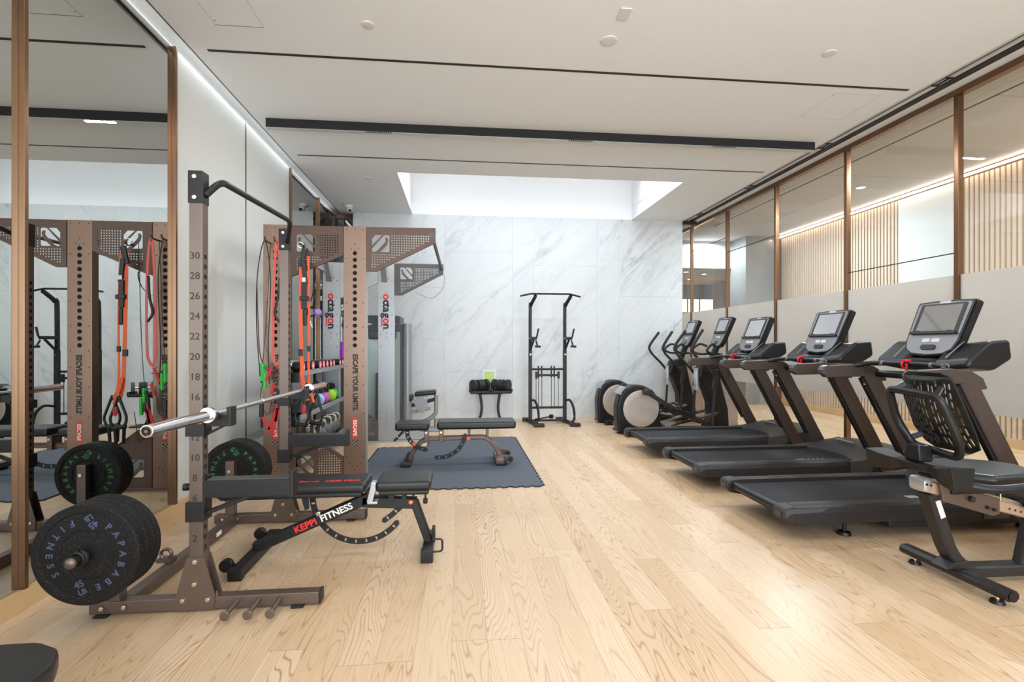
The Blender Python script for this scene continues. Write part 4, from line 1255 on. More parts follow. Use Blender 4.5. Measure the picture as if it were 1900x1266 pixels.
# bench on the mat
t = thing('weight_bench', 'bench with long black pads and a curved taupe tube frame standing on the rubber mat', 'weight bench', (0, 5.6, 0))
m = MB('vinyl'); pad(m, (-.245, 5.42, .39), (.605, 5.72, .475), .024); m.build('back_pad', t)
m = MB('vinyl'); pad(m, (-.685, 5.42, .385), (-.33, 5.72, .465), .024); m.build('seat_pad', t)
m = MB('bench_frame').bar(fillet([(-.565, 5.57, .03), (-.52, 5.57, .12), (-.40, 5.57, .275), (.29, 5.57, .285), (.40, 5.57, .17), (.45, 5.57, .05)], .13, 8), .06, .05)
m.build('main_frame', t)
for x in (-.385, -.225): MB('bench_frame', 'bolt').box((x, 5.50, .24), (x + .045, 5.64, .38), 0, .006).cyl((x + .022, 5.492, .35), (x + .022, 5.50, .35), .012, m=1).build('hinge_bracket', t)
MB('rack_black').box((-.615, 5.37, .012), (-.515, 5.77, .05), bev=.01).box((-.62, 5.36, .012), (-.51, 5.43, .062), bev=.012).prism([(-.59, .05), (-.555, .05), (-.545, .13), (-.57, .12)], 'Y', 5.53, 5.61).build('front_foot', t)
m = MB('bench_frame', 'tm_black').box((.38, 5.33, .03), (.47, 5.80, .09), 0, .01).box((.40, 5.34, .012), (.50, 5.40, .085), 1, .01).box((.40, 5.74, .012), (.50, 5.80, .085), 1, .01)
m.build('rear_foot', t)
for y in (5.44, 5.74):
    MB('bench_frame', 'tm_black').prism([(.46, .05), (.50, .045), (.56, .05), (.575, .075), (.56, .10), (.46, .11)], 'Y', y - .006, y + .006, 0).cyl((.545, y - .022, .06), (.545, y + .022, .06), .03, m=1, seg=20, bev=.004).build('wheel', t)
ladder('rack_black', arc_pts((-.22, .36), .28, 262, 352, 16), .045, 5.50, nh=6, hl=.012, hr=.009).build('incline_ladder', t)
ladder('rack_black', [(-.565, .38), (-.56, .32), (-.53, .26), (-.47, .20), (-.36, .165)], .045, 5.50, nh=5, hl=.01, hr=.008).build('seat_ladder', t)
MB('rack_black', 'steel').cyl((-.60, 5.50, .375), (-.70, 5.48, .27), .013).cyl((-.66, 5.488, .315), (-.664, 5.487, .31), .0145, m=1).build('adjusting_lever', t)
for x, z in ((-.49, .235), (.09, .285)): MB('orange_plastic').cyl((x, 5.50, z), (x, 5.475, z), .023, seg=8, bev=.004).build('pull_knob', t)
for x, w_ in ((.30, .05), (.10, .04)): MB('bench_frame').bar([(x, 5.57, .29), (x, 5.57, .39)], w_, .03, up=(1, 0, 0)).build('pad_support', t)

# corner of a bench at the lower left
t = thing('weight_bench', 'black padded end of a bench cut off by the lower left picture corner', 'weight bench', (-1.6, 1.42, 0))
out = [(-2.0, 1.26), (-1.2, 1.26), (-1.12, 1.30), (-1.075, 1.38), (-1.075, 1.46), (-1.12, 1.54), (-1.2, 1.58), (-2.0, 1.58)]
m = MB('vinyl').prism(out, 'Z', .385, .452, 0, .018); m.build('seat_pad', t)
MB('rack_black').box((-2.0, 1.30, .365), (-1.15, 1.54, .387), bev=.006).build('pad_board', t)
MB('rack_black').bar([(-1.95, 1.42, .34), (-1.2, 1.42, .34)], .05, .05).box((-1.30, 1.20, 0), (-1.24, 1.64, .05), bev=.004).bar([(-1.27, 1.42, .32), (-1.27, 1.42, .04)], .05, .05, up=(1, 0, 0)).box((-1.95, 1.20, 0), (-1.89, 1.64, .05), bev=.004).bar([(-1.92, 1.42, .32), (-1.92, 1.42, .04)], .05, .05, up=(1, 0, 0)).build('frame', t)

# ================================================================ machine tower behind the rig
t = thing('cable_machine', 'tall grey selectorised machine with shroud panels behind the rig, against the marble', 'exercise machine', (-1.1, 7.9, 0))
MB('machine_dark').prism([(-1.41, 1.50), (-.90, 1.50), (-.885, 1.72), (-.92, 1.735), (-1.38, 1.74), (-1.41, 1.72)], 'Y', 7.68, 8.15, bev=.01).box((-1.36, 7.66, 1.38), (-.95, 8.0, 1.52), bev=.03).build('top_cover', t)
MB('white').box((-1.10, 7.672, 1.57), (-1.06, 7.68, 1.62)).prism([(-1.02, 1.60), (-.95, 1.62), (-1.01, 1.575)], 'Y', 7.672, 7.68).box((-1.36, 7.672, 1.595), (-1.31, 7.68, 1.62)).build('cover_cutout', t)
MB('smoke_panel').box((-1.40, 7.72, .12), (-1.15, 7.74, 1.52), bev=.004).build('shroud_panel', t)
MB('smoke_panel').box((-1.13, 7.72, .12), (-.90, 7.74, 1.52), bev=.004).build('shroud_panel', t)
MB('machine_dark').box((-1.145, 7.70, .10), (-1.135, 7.75, 1.5)).box((-.895, 7.70, .10), (-.86, 7.80, 1.6)).box((-1.25, 7.66, .05), (-1.16, 7.70, .88), bev=.01).build('frame_strip', t)
MB('paint_grey').cyl((-.79, 7.72, .02), (-.79, 7.72, 1.62), .068, seg=28, bev=.004).build('column', t)
m = MB('machine_dark')
for z in (1.1, .7, .3): m.box((-.875, 7.68, z), (-.85, 7.74, z + .08), bev=.004)
m.build('hinge', t)
m = MB('iron')
for k in range(14): m.box((-1.33, 7.80, .15 + k * .055), (-.97, 8.05, .198 + k * .055), bev=.003)
m.build('weight_stack', t)
MB('paint_grey').box((-1.42, 7.66, 0), (-.72, 8.2, .08), bev=.01).build('base', t)
t = thing('leg_machine', 'small grey padded seat unit beside the tall machine, in front of the marble', 'exercise machine', (-.45, 7.85, 0))
MB('vinyl').box((-.68, 7.64, .535), (-.36, 7.92, .60), bev=.025, seg=4, rot=(0, R(-5), 0)).build('seat_pad', t)
MB('vinyl').cyl((-.76, 7.66, .50), (-.76, 7.90, .50), .06, bev=.02, seg=20).build('roller_pad', t)
MB('paint_grey', 'bolt').prism([(-.70, .52), (-.49, .53), (-.49, .34), (-.56, .27), (-.62, .28), (-.70, .44)], 'Y', 7.68, 7.70, 0, .004).cyl((-.67, 7.672, .49), (-.67, 7.68, .49), .01, m=1).cyl((-.52, 7.672, .50), (-.52, 7.68, .50), .01, m=1).cyl((-.52, 7.672, .38), (-.52, 7.68, .38), .01, m=1).cyl((-.62, 7.672, .32), (-.62, 7.68, .32), .01, m=1).build('side_plate', t)
MB('rack_black').bar([(-.80, 7.75, .36), (-.34, 7.75, .48)], .05, .05).build('adjustment_arm', t)
MB('paint_grey').tube(fillet([(-.36, 7.75, .52), (-.36, 7.75, .25), (-.46, 7.75, .17), (-.60, 7.75, .12)], .08), .032, 14).sph((-.36, 7.75, .525), .034).cyl((-.36, 7.75, .18), (-.36, 7.75, .02), .032).box((-.62, 7.6, 0), (-.28, 7.92, .04), bev=.01).build('frame', t)
MB('paint_grey').bar([(-.85, 7.75, .25), (-.45, 7.75, .33)], .04, .04).build('lower_link', t)

# ================================================================ adjustable dumbbells on a stand
t = thing('dumbbell_stand', 'black two legged stand holding the adjustable dumbbells against the marble wall', 'stand', (.51, 8.6, 0))
for s in (-1, 1):
    MB('rack_black').bar(smooth_path([(.51 + s * .17, 8.62, .47), (.51 + s * .14, 8.62, .25), (.51 + s * .155, 8.62, .10), (.51 + s * .19, 8.62, .02)], 5), .045, .04, up=(0, 1, 0)).build('leg', t)
    MB('rack_black').box((.51 + s * .26 - .11, 8.42, .0), (.51 + s * .26 + .07, 8.72, .022), bev=.006).build('foot', t)
MB('rack_black').box((.37, 8.60, .0), (.65, 8.64, .018)).box((.30, 8.55, .455), (.72, 8.72, .475), bev=.006).build('cross_plate', t)
for i, (xc, lab) in enumerate(((.335, 'left black adjustable dumbbell on the stand by the marble wall'), (.70, 'right black adjustable dumbbell on the stand by the marble wall'))):
    t = thing('adjustable_dumbbell', lab, 'dumbbell', (xc, 8.55, .47), 'pair of adjustable dumbbells on the stand')
    sg = -1 if i == 0 else 1
    MB('tm_black').box((xc - .17, 8.42, .476), (xc + .17, 8.68, .53), bev=.02).box((xc - .185, 8.44, .50), (xc - .14, 8.66, .56), bev=.015).box((xc + .14, 8.44, .50), (xc + .185, 8.66, .56), bev=.015).build('cradle', t)
    ax = Vector((.84, -.54 * sg, 0)).normalized()
    c0 = Vector((xc, 8.55, .615))
    for k in (-3.2, -2.6, -1.0, -.5, 0, .5, 1.0, 2.6, 3.2):
        p = c0 + ax * k * .045
        MB('iron').cyl(p - ax * .009, p + ax * .009, .098 if abs(k) > 2 else .095, seg=28, bev=.003).build('weight_disc', t)
    MB('chrome').cyl(c0 - ax * .13, c0 + ax * .13, .016).build('handle', t)
t = thing('notice_sheet', 'white sheet with yellow-green print taped to the marble above the stand', 'notice', (.51, 8.845, .73))
MB('paper').box((.395, 8.842, .60), (.625, 8.8485, .855)).build('sheet', t)
m = MB('paper_green', 'red_plastic', 'green')
for k in range(7): m.box((.425, 8.8405, .81 - k * .027), (.595, 8.842, .826 - k * .027 + .004), 0)
m.box((.47, 8.8405, .605), (.56, 8.842, .635), 1).box((.42, 8.8405, .64), (.45, 8.842, .67), 2)
m.build('print', t)

# ================================================================ power tower
t = thing('power_tower', 'black pull-up and dip tower standing in front of the marble wall', 'power tower', (1.43, 8.2, 0))
for i, x in enumerate((1.155, 1.735)):
    pth = [(x, 8.25, .05), (x, 8.25, 1.80), (x + .01, 8.22, 1.95), (x + .045, 8.12, 2.05), (x + .06, 8.06, 2.09)]
    u = MB('rack_black', 'hole').bar(smooth_path(pth, 4), .05, .055, up=(0, 1, 0))
    u.box((x - .028, 8.219, .05), (x + .028, 8.281, 1.22), 0, .004)
    for k in range(4): u.cyl((x, 8.215, 1.28 + k * .05), (x, 8.225, 1.28 + k * .05), .008, m=1)
    up = u.build('upright', t)
    MB('bolt').cyl((x, 8.205, 1.14), (x, 8.22, 1.14), .012).build('bolt', up)
    a = MB('rack_black', 'tm_black')
    a.box((x - .03, 8.0, 1.38), (x + .08, 8.24, 1.43), 1, .015, rot=(0, 0, 0)).cyl((x + .07, 8.0, 1.42), (x + .10, 8.0, 1.56), .015, m=1).cyl((x + .06, 8.02, 1.37), (x + .085, 7.98, 1.27), .013, m=0).cyl((x + .04, 7.98, 1.275), (x + .13, 7.98, 1.27), .018, m=1).bar([(x, 8.22, 1.22), (x + .03, 8.06, 1.38)], .03, .03)
    a.build('dip_arm', t)
    g = MB('rack_black').bar(smooth_path([(x + .01, 8.2, .38), (x + .04, 8.05, .40), (x + .08, 7.96, .30), (x + .09, 7.93, .12), (x + .05, 7.93, .06)], 4), .03, .035)
    g.bar([(x - .02, 8.50, .035), (x + .07, 7.86, .035)], .05, .05)
    g.box((x - .10, 8.45, 0), (x + .03, 8.55, .06), bev=.01).box((x + .005, 7.82, 0), (x + .17, 7.92, .055), bev=.01)
    g.build('foot', t)
MB('rack_black').tube([(.965, 8.05, 2.085), (1.14, 8.06, 2.125), (1.78, 8.06, 2.125), (1.955, 8.05, 2.08)], .015, 10).build('pull_up_bar', t)
for x, y, z in ((1.155, 8.25, .895), (1.155, 8.25, .26), (1.18, 8.20, .055)): MB('rack_black').bar([(x, y, z), (x + .58, y, z)], .04, .035).build('cross_bar', t)
m = MB('rack_black').bar([(1.25, 8.20, .80), (1.62, 8.20, .80)], .03, .035)
for x in (1.25, 1.62): m.box((x - .018, 8.18, .74), (x + .018, 8.22, .86), bev=.004)
for x in (1.29, 1.345, 1.505, 1.555): m.box((x - .012, 8.225, .76), (x + .012, 8.245, .95), bev=.003)
m.build('band_bracket', t)
for x in (1.25, 1.29, 1.345, 1.505, 1.555, 1.62): MB('rubber_plain').cyl((x, 8.22, .24), (x, 8.22, .80), .0055, seg=8).build('tension_cord', t)
MB('rack_black').cyl((1.20, 8.02, .10), (1.48, 8.10, .13), .012).cyl((1.46, 8.09, .13), (1.50, 8.11, .13), .035).build('hand_grip', t)
# ================================================================ treadmills
def treadmill(label):
    """built around Y = 3.5, user faces +X"""
    Y = 3.5
    t = thing('treadmill', label, 'treadmill', (3.2, Y, 0), 'row of treadmills facing the glass wall')
    W = .405
    # side rails, rounded in section
    for s in (-1, 1):
        y0, y1 = sorted((Y + s * W, Y + s * (W - .115)))
        r = MB('tm_body', 'tm_hood')
        prof = [(y0, .115), (y0, .19), (y0 + .012, .222), (y0 + .03, .232), (y1, .232), (y1, .115)] if s < 0 else [(y0, .115), (y0, .232), (y1 - .03, .232), (y1 - .012, .222), (y1, .19), (y1, .115)]
        r.prism(prof, 'X', 2.20, 4.15, 0, .003)
        for k in range(4): r.box((2.5, y0 + .03 + k * .017, .2315), (3.62, y0 + .036 + k * .017, .2335), 1)
        rr = r.build('side_rail', t)
        e = MB('tm_body', 'tm_hood')
        xs = [(2.20, .118), (2.13, .13), (2.10, .16), (2.10, .20), (2.125, .228), (2.20, .234)]
        e.prism(xs, 'Y', y0 - .004, y1 + .004, 0, .010)
        yo = y0 - .0055 if s < 0 else y1 + .0045
        e.prism([(2.115, .165), (2.115, .205), (2.135, .222), (2.42, .222), (2.37, .196), (2.16, .19)], 'Y', yo, yo + .003, 1)
        e.box((2.0985, y0 + .02, .165), (2.1015, y1 - .03, .20), 1)
        e.build('rear_cap', t)
    MB('tm_belt', 'ink_white').box((2.17, Y - W + .115, .185), (3.66, Y + W - .115, .205), 0, .006).build('running_belt', t)
    bm = MB('ink_white')
    for k in range(9): bm.box((3.20 + k * .018 + max(0, k - 4) * .03, Y - .22, .2052), (3.206 + k * .018 + max(0, k - 4) * .03, Y - .16, .2056))
    bm.build('belt_marks', t)
    MB('tm_black').cyl((2.165, Y - W + .115, .185), (2.165, Y + W - .115, .185), .03, seg=20).build('rear_roller', t)
    MB('tm_black').box((2.25, Y - W + .05, .10), (3.9, Y + W - .05, .185)).build('deck_underside', t)
    # motor hood: a low domed cover
    h = bmesh.new()
    nx, ny = 16, 14
    vs = []
    for i in range(nx + 1):
        u = i / nx
        row = []
        for j in range(ny + 1):
            v = j / ny * 2 - 1
            yy = v * (W + .005)
            x = 3.56 + u * .66 + .18 * (1 - u) * (1 - abs(v) ** 2.2) * 0.9
            z = .228 + .115 * math.sin(min(1, u * 2.0) * PI / 2) * (1 - .85 * abs(v) ** 3) * (1 - .5 * max(0, u - .6))
            row.append(h.verts.new((x, Y + yy, z)))
        vs.append(row)
    for i in range(nx):
        for j in range(ny): h.faces.new((vs[i][j], vs[i + 1][j], vs[i + 1][j + 1], vs[i][j + 1]))
    r = bmesh.ops.extrude_face_region(h, geom=h.faces[:])
    for v in [g for g in r['geom'] if isinstance(g, bmesh.types.BMVert)]: v.co.z = .11
    bmesh.ops.recalc_face_normals(h, faces=h.faces)
    hd = MB('tm_hood').add(h, 0).build('motor_hood', t, ang=50)
    MB('tm_silver').box((3.83, Y - .10, .333), (3.86, Y + .13, .341), bev=.003).build('hood_badge', hd)
    MB('tm_body').prism([(3.75, .11), (4.22, .11), (4.20, .24), (4.10, .30), (3.85, .25)], 'Y', Y - W - .008, Y - W + .01).prism([(3.75, .11), (4.22, .11), (4.20, .24), (4.10, .30), (3.85, .25)], 'Y', Y + W - .01, Y + W + .008).build('hood_side', hd)
    # uprights bending into the arms
    for s in (-1, 1):
        yc = Y + s * .405
        u = MB('tm_arm', 'tm_black', 'bolt')
        u.bar([(3.415, yc, 1.06), (3.80, yc, .36), (3.93, yc, .13)], .055, .125, 0, up=(1, 0, .0), ch=.12)
        u.bar([(3.345, yc, 1.02), (3.72, yc, .345)], .04, .02, 1, up=(1, 0, .5))
        up = u.build('upright', t)
        MB('bolt').cyl((3.71, yc - s * .03, .40), (3.71, yc - s * .018, .40), .006, seg=8).cyl((3.36, yc - s * .03, .97), (3.36, yc - s * .018, .97), .006, seg=8).build('bolt', up)
        a = MB('tm_arm', 'tm_hood')
        A = [(2.99, 1.055), (2.985, 1.09), (3.0, 1.115), (3.04, 1.128), (3.30, 1.140), (3.44, 1.125), (3.53, 1.075), (3.565, 1.0), (3.47, .985), (3.42, 1.02), (3.36, 1.035), (3.02, 1.028)]
        a.prism(A, 'Y', yc - .03, yc + .03, 0, .010)
        a.prism([(2.983, 1.06), (2.978, 1.09), (2.995, 1.12), (3.035, 1.133), (3.045, 1.12), (3.01, 1.10), (3.0, 1.05)], 'Y', yc - .031, yc + .031, 1, .004)
        a.build('handrail', t)
    MB('tm_black', 'tm_grey', 'tm_silver').tube(smooth_path([(3.26, Y - .40, 1.125), (3.36, Y - .30, 1.150), (3.38, Y, 1.155), (3.36, Y + .30, 1.150), (3.26, Y + .40, 1.125)], 5), .019, 12, 0).build('cross_bar', t)
    MB('tm_grey').cyl((3.375, Y - .20, 1.1525), (3.375, Y - .32, 1.149), .021).cyl((3.375, Y + .20, 1.1525), (3.375, Y + .32, 1.149), .021).build('pulse_grip', t)
    MB('red_plastic').box((3.35, Y - .02, 1.168), (3.40, Y + .02, 1.19), bev=.006).torus((3.36, Y, 1.15), .026, .006, axis=(0, 1, 0)).box((3.345, Y - .035, 1.10), (3.352, Y - .02, 1.16)).build('safety_clip', t)
    MB('tm_black').cyl((3.48, Y - .41, 1.06), (3.48, Y + .41, 1.06), .03).build('rear_tube', t)
    # accessory trays left and right of the screen
    c = MB('tm_black')
    for s in (-1, 1):
        prof = [(3.44, 1.14), (3.46, 1.20), (3.62, 1.33), (3.78, 1.34), (3.80, 1.20), (3.66, 1.12)]
        t2 = bmesh.new()
        A, B = [], []
        for (x, z) in prof:
            A.append(t2.verts.new((x, Y + s * .12, z - .03)))
            B.append(t2.verts.new((x + .02, Y + s * .385, z)))
        n = len(prof)
        t2.faces.new(A); t2.faces.new(B[::-1])
        for i in range(n): t2.faces.new((A[i], B[i], B[(i + 1) % n], A[(i + 1) % n]))
        bmesh.ops.recalc_face_normals(t2, faces=t2.faces)
        bmesh.ops.bevel(t2, geom=t2.edges[:], offset=.028, segments=4, affect='EDGES', profile=.5)
        c.add(t2, 0)
    c.box((3.46, Y - .14, 1.10), (3.74, Y + .14, 1.20), 0, .03).box((3.45, Y - .05, 1.06), (3.56, Y + .05, 1.16), 0, .02)
    co = c.build('console_tray', t)
    for s in (-1, 1):
        MB('tm_hood').box((3.45, -.05, -.003), (3.46, .05, .003)).build('tray_mat', co) if False else None
        q = MB('tm_grey')
        q.bar([(3.475, Y + s * .215, 1.205), (3.615, Y + s * .222, 1.325)], .010, .006, 0, up=(-.6, 0, .7))
        q.build('tray_edge', co)
    # display head, tilted towards the runner
    ang = math.atan2(.17, .40)
    F = Matrix.Translation((3.545, Y, 1.215)) @ Matrix.Rotation(ang, 4, 'Y') @ Matrix(((0, 0, -1, 0), (-1, 0, 0, 0), (0, 1, 0, 0), (0, 0, 0, 1)))
    # local: x = left (towards -Y is +x on screen right), y up the panel, z towards the runner
    out = [(-.235, .44), (-.225, .455), (-.10, .462), (.10, .462), (.225, .455), (.235, .44), (.225, .12), (.20, .045), (.14, .008), (0, -.004), (-.14, .008), (-.20, .045), (-.225, .12)]
    d = MB('tm_black').plate(ccw(out), [], .050, F @ TR(0, 0, -.0225)).plate(ccw([(x * .96, y * .97 + .006) for x, y in out]), [], .012, F @ TR(0, 0, .006))
    dd = d.build('display_housing', t, ang=50)
    MB('tm_grey').plate(ccw([(x * .90, y * .93 + .012) for x, y in out]), [], .004, F @ TR(0, 0, .0135)).build('display_face', dd)
    MB('tm_black').plate(rrect(-.185, .185, .185, .43, .01), [], .004, F @ TR(0, 0, .0155)).build('screen_bezel', dd)
    MB('screen').plate(rrect(-.155, .20, .155, .415, .004), [], .002, F @ TR(0, 0, .0185)).build('screen', dd)
    MB('tm_black').plate(rrect(-.19, .172, .19, .190, .006), [], .03, F @ TR(0, 0, .022)).plate(rrect(-.15, .188, -.11, .20, .004), [], .02, F @ TR(0, 0, .022)).plate(rrect(.11, .188, .15, .20, .004), [], .02, F @ TR(0, 0, .022)).build('reading_rack', dd)
    MB('screen_light').plate(rrect(-.07, .108, -.008, .138, .006), [], .003, F @ TR(0, 0, .0165)).plate(rrect(.008, .108, .07, .138, .006), [], .003, F @ TR(0, 0, .0165)).build('number_window', dd)
    MB('tm_black').plate(rrect(-.06, .045, .06, .085, .018), [], .012, F @ TR(0, 0, .018)).build('control_paddle', dd)
    MB('tm_silver').plate(rrect(-.045, .432, .045, .452, .006), [], .003, F @ TR(0, 0, .0145)).build('display_badge', dd)
    # feet
    for x, y in ((2.62, Y - .30), (2.62, Y + .30), (4.0, Y - .30), (4.0, Y + .30)):
        MB('tm_black').cyl((x, y, 0), (x, y, .022), .045, .040, bev=.004).cyl((x, y, .02), (x, y, .11), .012).build('foot', t)
    MB('tm_body').box((2.9, Y - .36, .05), (4.18, Y + .36, .115), bev=.02).build('lift_frame', t)
    return t
T3 = treadmill('nearest treadmill, partly behind the recumbent bike')
dup(T3, (3.2, 4.68, 0), 'middle treadmill of the three in the row')
dup(T3, (3.2, 5.92, 0), 'farthest treadmill of the three, next to the ellipticals')

# ================================================================ ellipticals
def elliptical(label):
    Y = 7.2
    t = thing('elliptical_trainer', label, 'elliptical trainer', (3.2, Y, 0), 'two elliptical trainers in the back corner')
    # flywheel housing at the rear, disc covers on both sides
    hx, hz = 2.60, .38
    out = [(2.28, .02), (2.27, .20), (2.265, .40), (2.30, .55), (2.38, .66), (2.50, .715), (2.66, .71), (2.80, .64), (2.89, .52), (2.92, .36), (2.90, .22), (2.95, .10), (3.0, .04)]
    h = MB('tm_black').prism(out, 'Y', Y - .11, Y + .11, 0, .03)
    hh = h.build('flywheel_housing', t, ang=50)
    for s in (-1, 1):
        yy = Y + s * .111
        MB('disc').lathe([(0, .010), (.17, .010), (.172, .013), (.185, .013), (.187, .010), (.255, .008), (.268, 0), (0, 0)], (2.62, yy, .37), axis=(0, s, 0), seg=56).build('disc_cover', hh)
    MB('tm_silver').prism([(2.285, .585), (2.30, .62), (2.375, .695), (2.40, .68), (2.34, .62), (2.32, .575)], 'Y', Y - .113, Y + .113).build('rear_badge', hh)
    MB('tm_black').box((2.36, Y - .30, .012), (2.46, Y + .30, .075), bev=.02).box((2.33, Y - .34, 0), (2.47, Y - .24, .03), bev=.008).box((2.33, Y + .24, 0), (2.47, Y + .34, .03), bev=.008).build('rear_foot', t)
    # base rails to the front
    MB('tm_black').bar([(2.85, Y, .05), (4.05, Y, .05)], .10, .07).box((3.92, Y - .30, 0), (4.02, Y + .30, .06), bev=.015).build('base_rail', t)
    m = MB('chrome', 'tm_grey')
    for s in (-1, 1):
        m.bar([(2.98, Y + s * .15, .12), (3.75, Y + s * .15, .30)], .035, .03, 0)
        m.bar([(2.98, Y + s * .21, .12), (3.75, Y + s * .21, .30)], .035, .03, 0)
    m.box((2.93, Y - .25, .09), (3.02, Y + .25, .15), 1, .012).build('ramp_rail', t)
    # front tower
    tw = [(3.62, .04), (4.08, .03), (4.10, .25), (4.02, .55), (3.93, .80), (3.86, 1.02), (3.70, 1.08), (3.55, 1.04), (3.50, .85), (3.56, .70), (3.66, .45), (3.66, .2)]
    MB('tm_black').prism([(3.60, .04), (3.98, .04), (3.96, .35), (3.86, .70), (3.80, .98), (3.70, 1.06), (3.56, 1.03), (3.52, .84), (3.60, .66), (3.68, .45), (3.68, .2)], 'Y', Y - .10, Y + .10, 0, .02).build('drive_shroud', t, ang=50)
    MB('beige_plastic').prism([(3.96, .04), (4.12, .04), (4.12, .30), (4.05, .60), (3.96, .82), (3.86, .95), (3.80, .98), (3.86, .70), (3.94, .35)], 'Y', Y - .09, Y + .09, 0, .015).build('front_shroud', t, ang=50)
    MB('tm_silver', 'screen').box((3.49, Y - .05, .62), (3.53, Y + .05, .95), 0, .012).box((3.484, Y - .032, .72), (3.492, Y + .032, .90), 1, .002).build('data_panel', t)
    MB('tm_black').bar([(3.72, Y, 1.0), (3.86, Y, 1.34)], .09, .07, up=(1, 0, 0)).build('mast', t)
    # fixed handlebars: a loop in front of the console
    MB('tm_black').tube(smooth_path([(3.80, Y - .10, 1.17), (3.66, Y - .20, 1.16), (3.56, Y - .23, 1.22), (3.66, Y - .20, 1.31), (3.74, Y - .12, 1.28)], 5), .018, 12).tube(smooth_path([(3.80, Y + .10, 1.17), (3.66, Y + .20, 1.16), (3.56, Y + .23, 1.22), (3.66, Y + .20, 1.31), (3.74, Y + .12, 1.28)], 5), .018, 12).bar([(3.78, Y - .22, 1.16), (3.78, Y + .22, 1.16)], .05, .03).build('fixed_handlebar', t)
    # moving arms
    for s in (-1, 1):
        yc = Y + s * .30
        a = MB('tm_body', 'tm_black')
        a.tube(smooth_path([(3.62, yc, .86), (3.52, yc, .98), (3.36, yc, 1.14), (3.30, yc, 1.24)], 5), .02, 12, 0)
        a.tube(smooth_path([(3.30, yc, 1.24), (3.34, yc, 1.33), (3.46, yc - s * .02, 1.50)], 4), .022, 12, 1)
        a.sph((3.465, yc - s * .02, 1.505), .024, 1)
        a.bar(smooth_path([(3.66, yc, .95), (3.655, yc, .82), (3.63, yc, .66)], 4), .05, .06, 0, up=(1, 0, 0))
        a.cyl((3.64, yc, .68), (3.60, yc, .10), .019, m=0)
        a.cyl((3.64, Y + s * .09, .90), (3.64, yc, .90), .03, m=0)
        a.build('moving_arm', t)
        # link arm and foot pedal
        k = MB('tm_body', 'chrome')
        fz = .62 if s < 0 else .16
        k.cyl((2.66, yc - s * .15, fz), (2.66, yc, fz), .045, m=0, bev=.008)
        k.bar([(2.66, yc - s * .05, fz), (3.15, yc - s * .05, .32 if s < 0 else .20), (3.62, yc - s * .05, .14)], .045, .06, 0)
        k.build('link_arm', t)
        p = MB('tm_black')
        px = 3.12 if s < 0 else 3.02
        pz = .36 if s < 0 else .24
        p.prism([(px - .16, pz), (px + .20, pz - .09), (px + .21, pz - .04), (px - .10, pz + .05), (px - .15, pz + .06)], 'Y', yc - s * .05 - .075, yc - s * .05 + .075, 0, .012)
        p.build('foot_pedal', t)
    # display head
    ang = math.atan2(.16, .40)
    F = Matrix.Translation((3.80, Y, 1.27)) @ Matrix.Rotation(ang, 4, 'Y') @ Matrix(((0, 0, -1, 0), (-1, 0, 0, 0), (0, 1, 0, 0), (0, 0, 0, 1)))
    out = [(-.20, .46), (-.19, .475), (0, .48), (.19, .475), (.20, .46), (.17, .10), (.13, .02), (0, -.01), (-.13, .02), (-.17, .10)]
    dd = MB('tm_black').plate(ccw(out), [], .06, F @ TR(0, 0, -.03)).build('display_housing', t, ang=50)
    MB('tm_grey').plate(ccw([(x * .92, y * .94 + .012) for x, y in out]), [], .004, F @ TR(0, 0, .002)).build('display_face', dd)
    MB('screen', 'tm_black').plate(rrect(-.13, .25, .13, .43, .004), [], .002, F @ TR(0, 0, .008), 0).plate(rrect(-.15, .21, .15, .245, .004), [], .02, F @ TR(0, 0, .012), 1).plate(rrect(-.155, .235, .155, .445, .006), [], .003, F @ TR(0, 0, .0045), 1).build('screen', dd)
    MB('screen_light').plate(rrect(-.06, .14, -.01, .17, .005), [], .003, F @ TR(0, 0, .005)).plate(rrect(.01, .14, .06, .17, .005), [], .003, F @ TR(0, 0, .005)).plate(rrect(-.035, .45, .035, .467, .005), [], .003, F @ TR(0, 0, .005)).build('number_window', dd)
    return t
E1 = elliptical('nearer elliptical trainer beside the treadmills')
dup(E1, (3.2, 8.25, 0), 'farther elliptical trainer against the marble wall')

# ================================================================ recumbent bike
t = thing('recumbent_bike', 'recumbent exercise bike with a perforated backrest at the right edge', 'exercise bike', (3.0, 2.5, 0))
Y = 2.5
m = MB('tm_body', 'tm_black')
m.bar([(2.69, 2.20, .066), (2.69, 2.80, .066)], .075, .052, 0, ch=.3)
m.cyl((2.69, 2.193, .066), (2.69, 2.20, .066), .026, m=1)
m.prism([(2.60, .09), (2.78, .09), (2.74, .13), (2.66, .13)], 'Y', Y - .05, Y + .05, 0, .006)
m.build('rear_stabilizer', t)
for y in (2.27, 2.73): MB('tm_black', 'bolt').cyl((2.69, y, 0), (2.69, y, .018), .034, .028, bev=.003).cyl((2.69, y, .016), (2.69, y, .045), .01, m=1).build('levelling_foot', t)
m = MB('tm_body')
m.bar(smooth_path([(2.535, Y, .50), (2.60, Y, .32), (2.66, Y, .17), (2.75, Y, .085), (2.90, Y, .06), (3.9, Y, .06)], 5), .085, .062, up=(1, 0, .35))
fr = m.build('main_frame', t)
MB('lcd_sticker').box((0, -.001, -.05), (.03, .001, .05)).build('sticker', fr, origin=(0, 0, 0))
o = fr.children[-1]; o.location = Vector((2.555, 2.455, .41)) - t.location; o.rotation_euler = (0, R(-20), 0)
MB('tm_body').cyl((3.12, Y, .07), (3.20, Y, .40), .045, seg=24).build('support_column', t)
m = MB('rail_alu', 'tm_silver', 'hole')
m.bar([(2.50, Y, .535), (3.75, Y, .20)], .095, .06, 0, ch=.1)
m.bar([(2.50, Y, .56), (3.75, Y, .225)], .05, .05, 0, ch=.1)
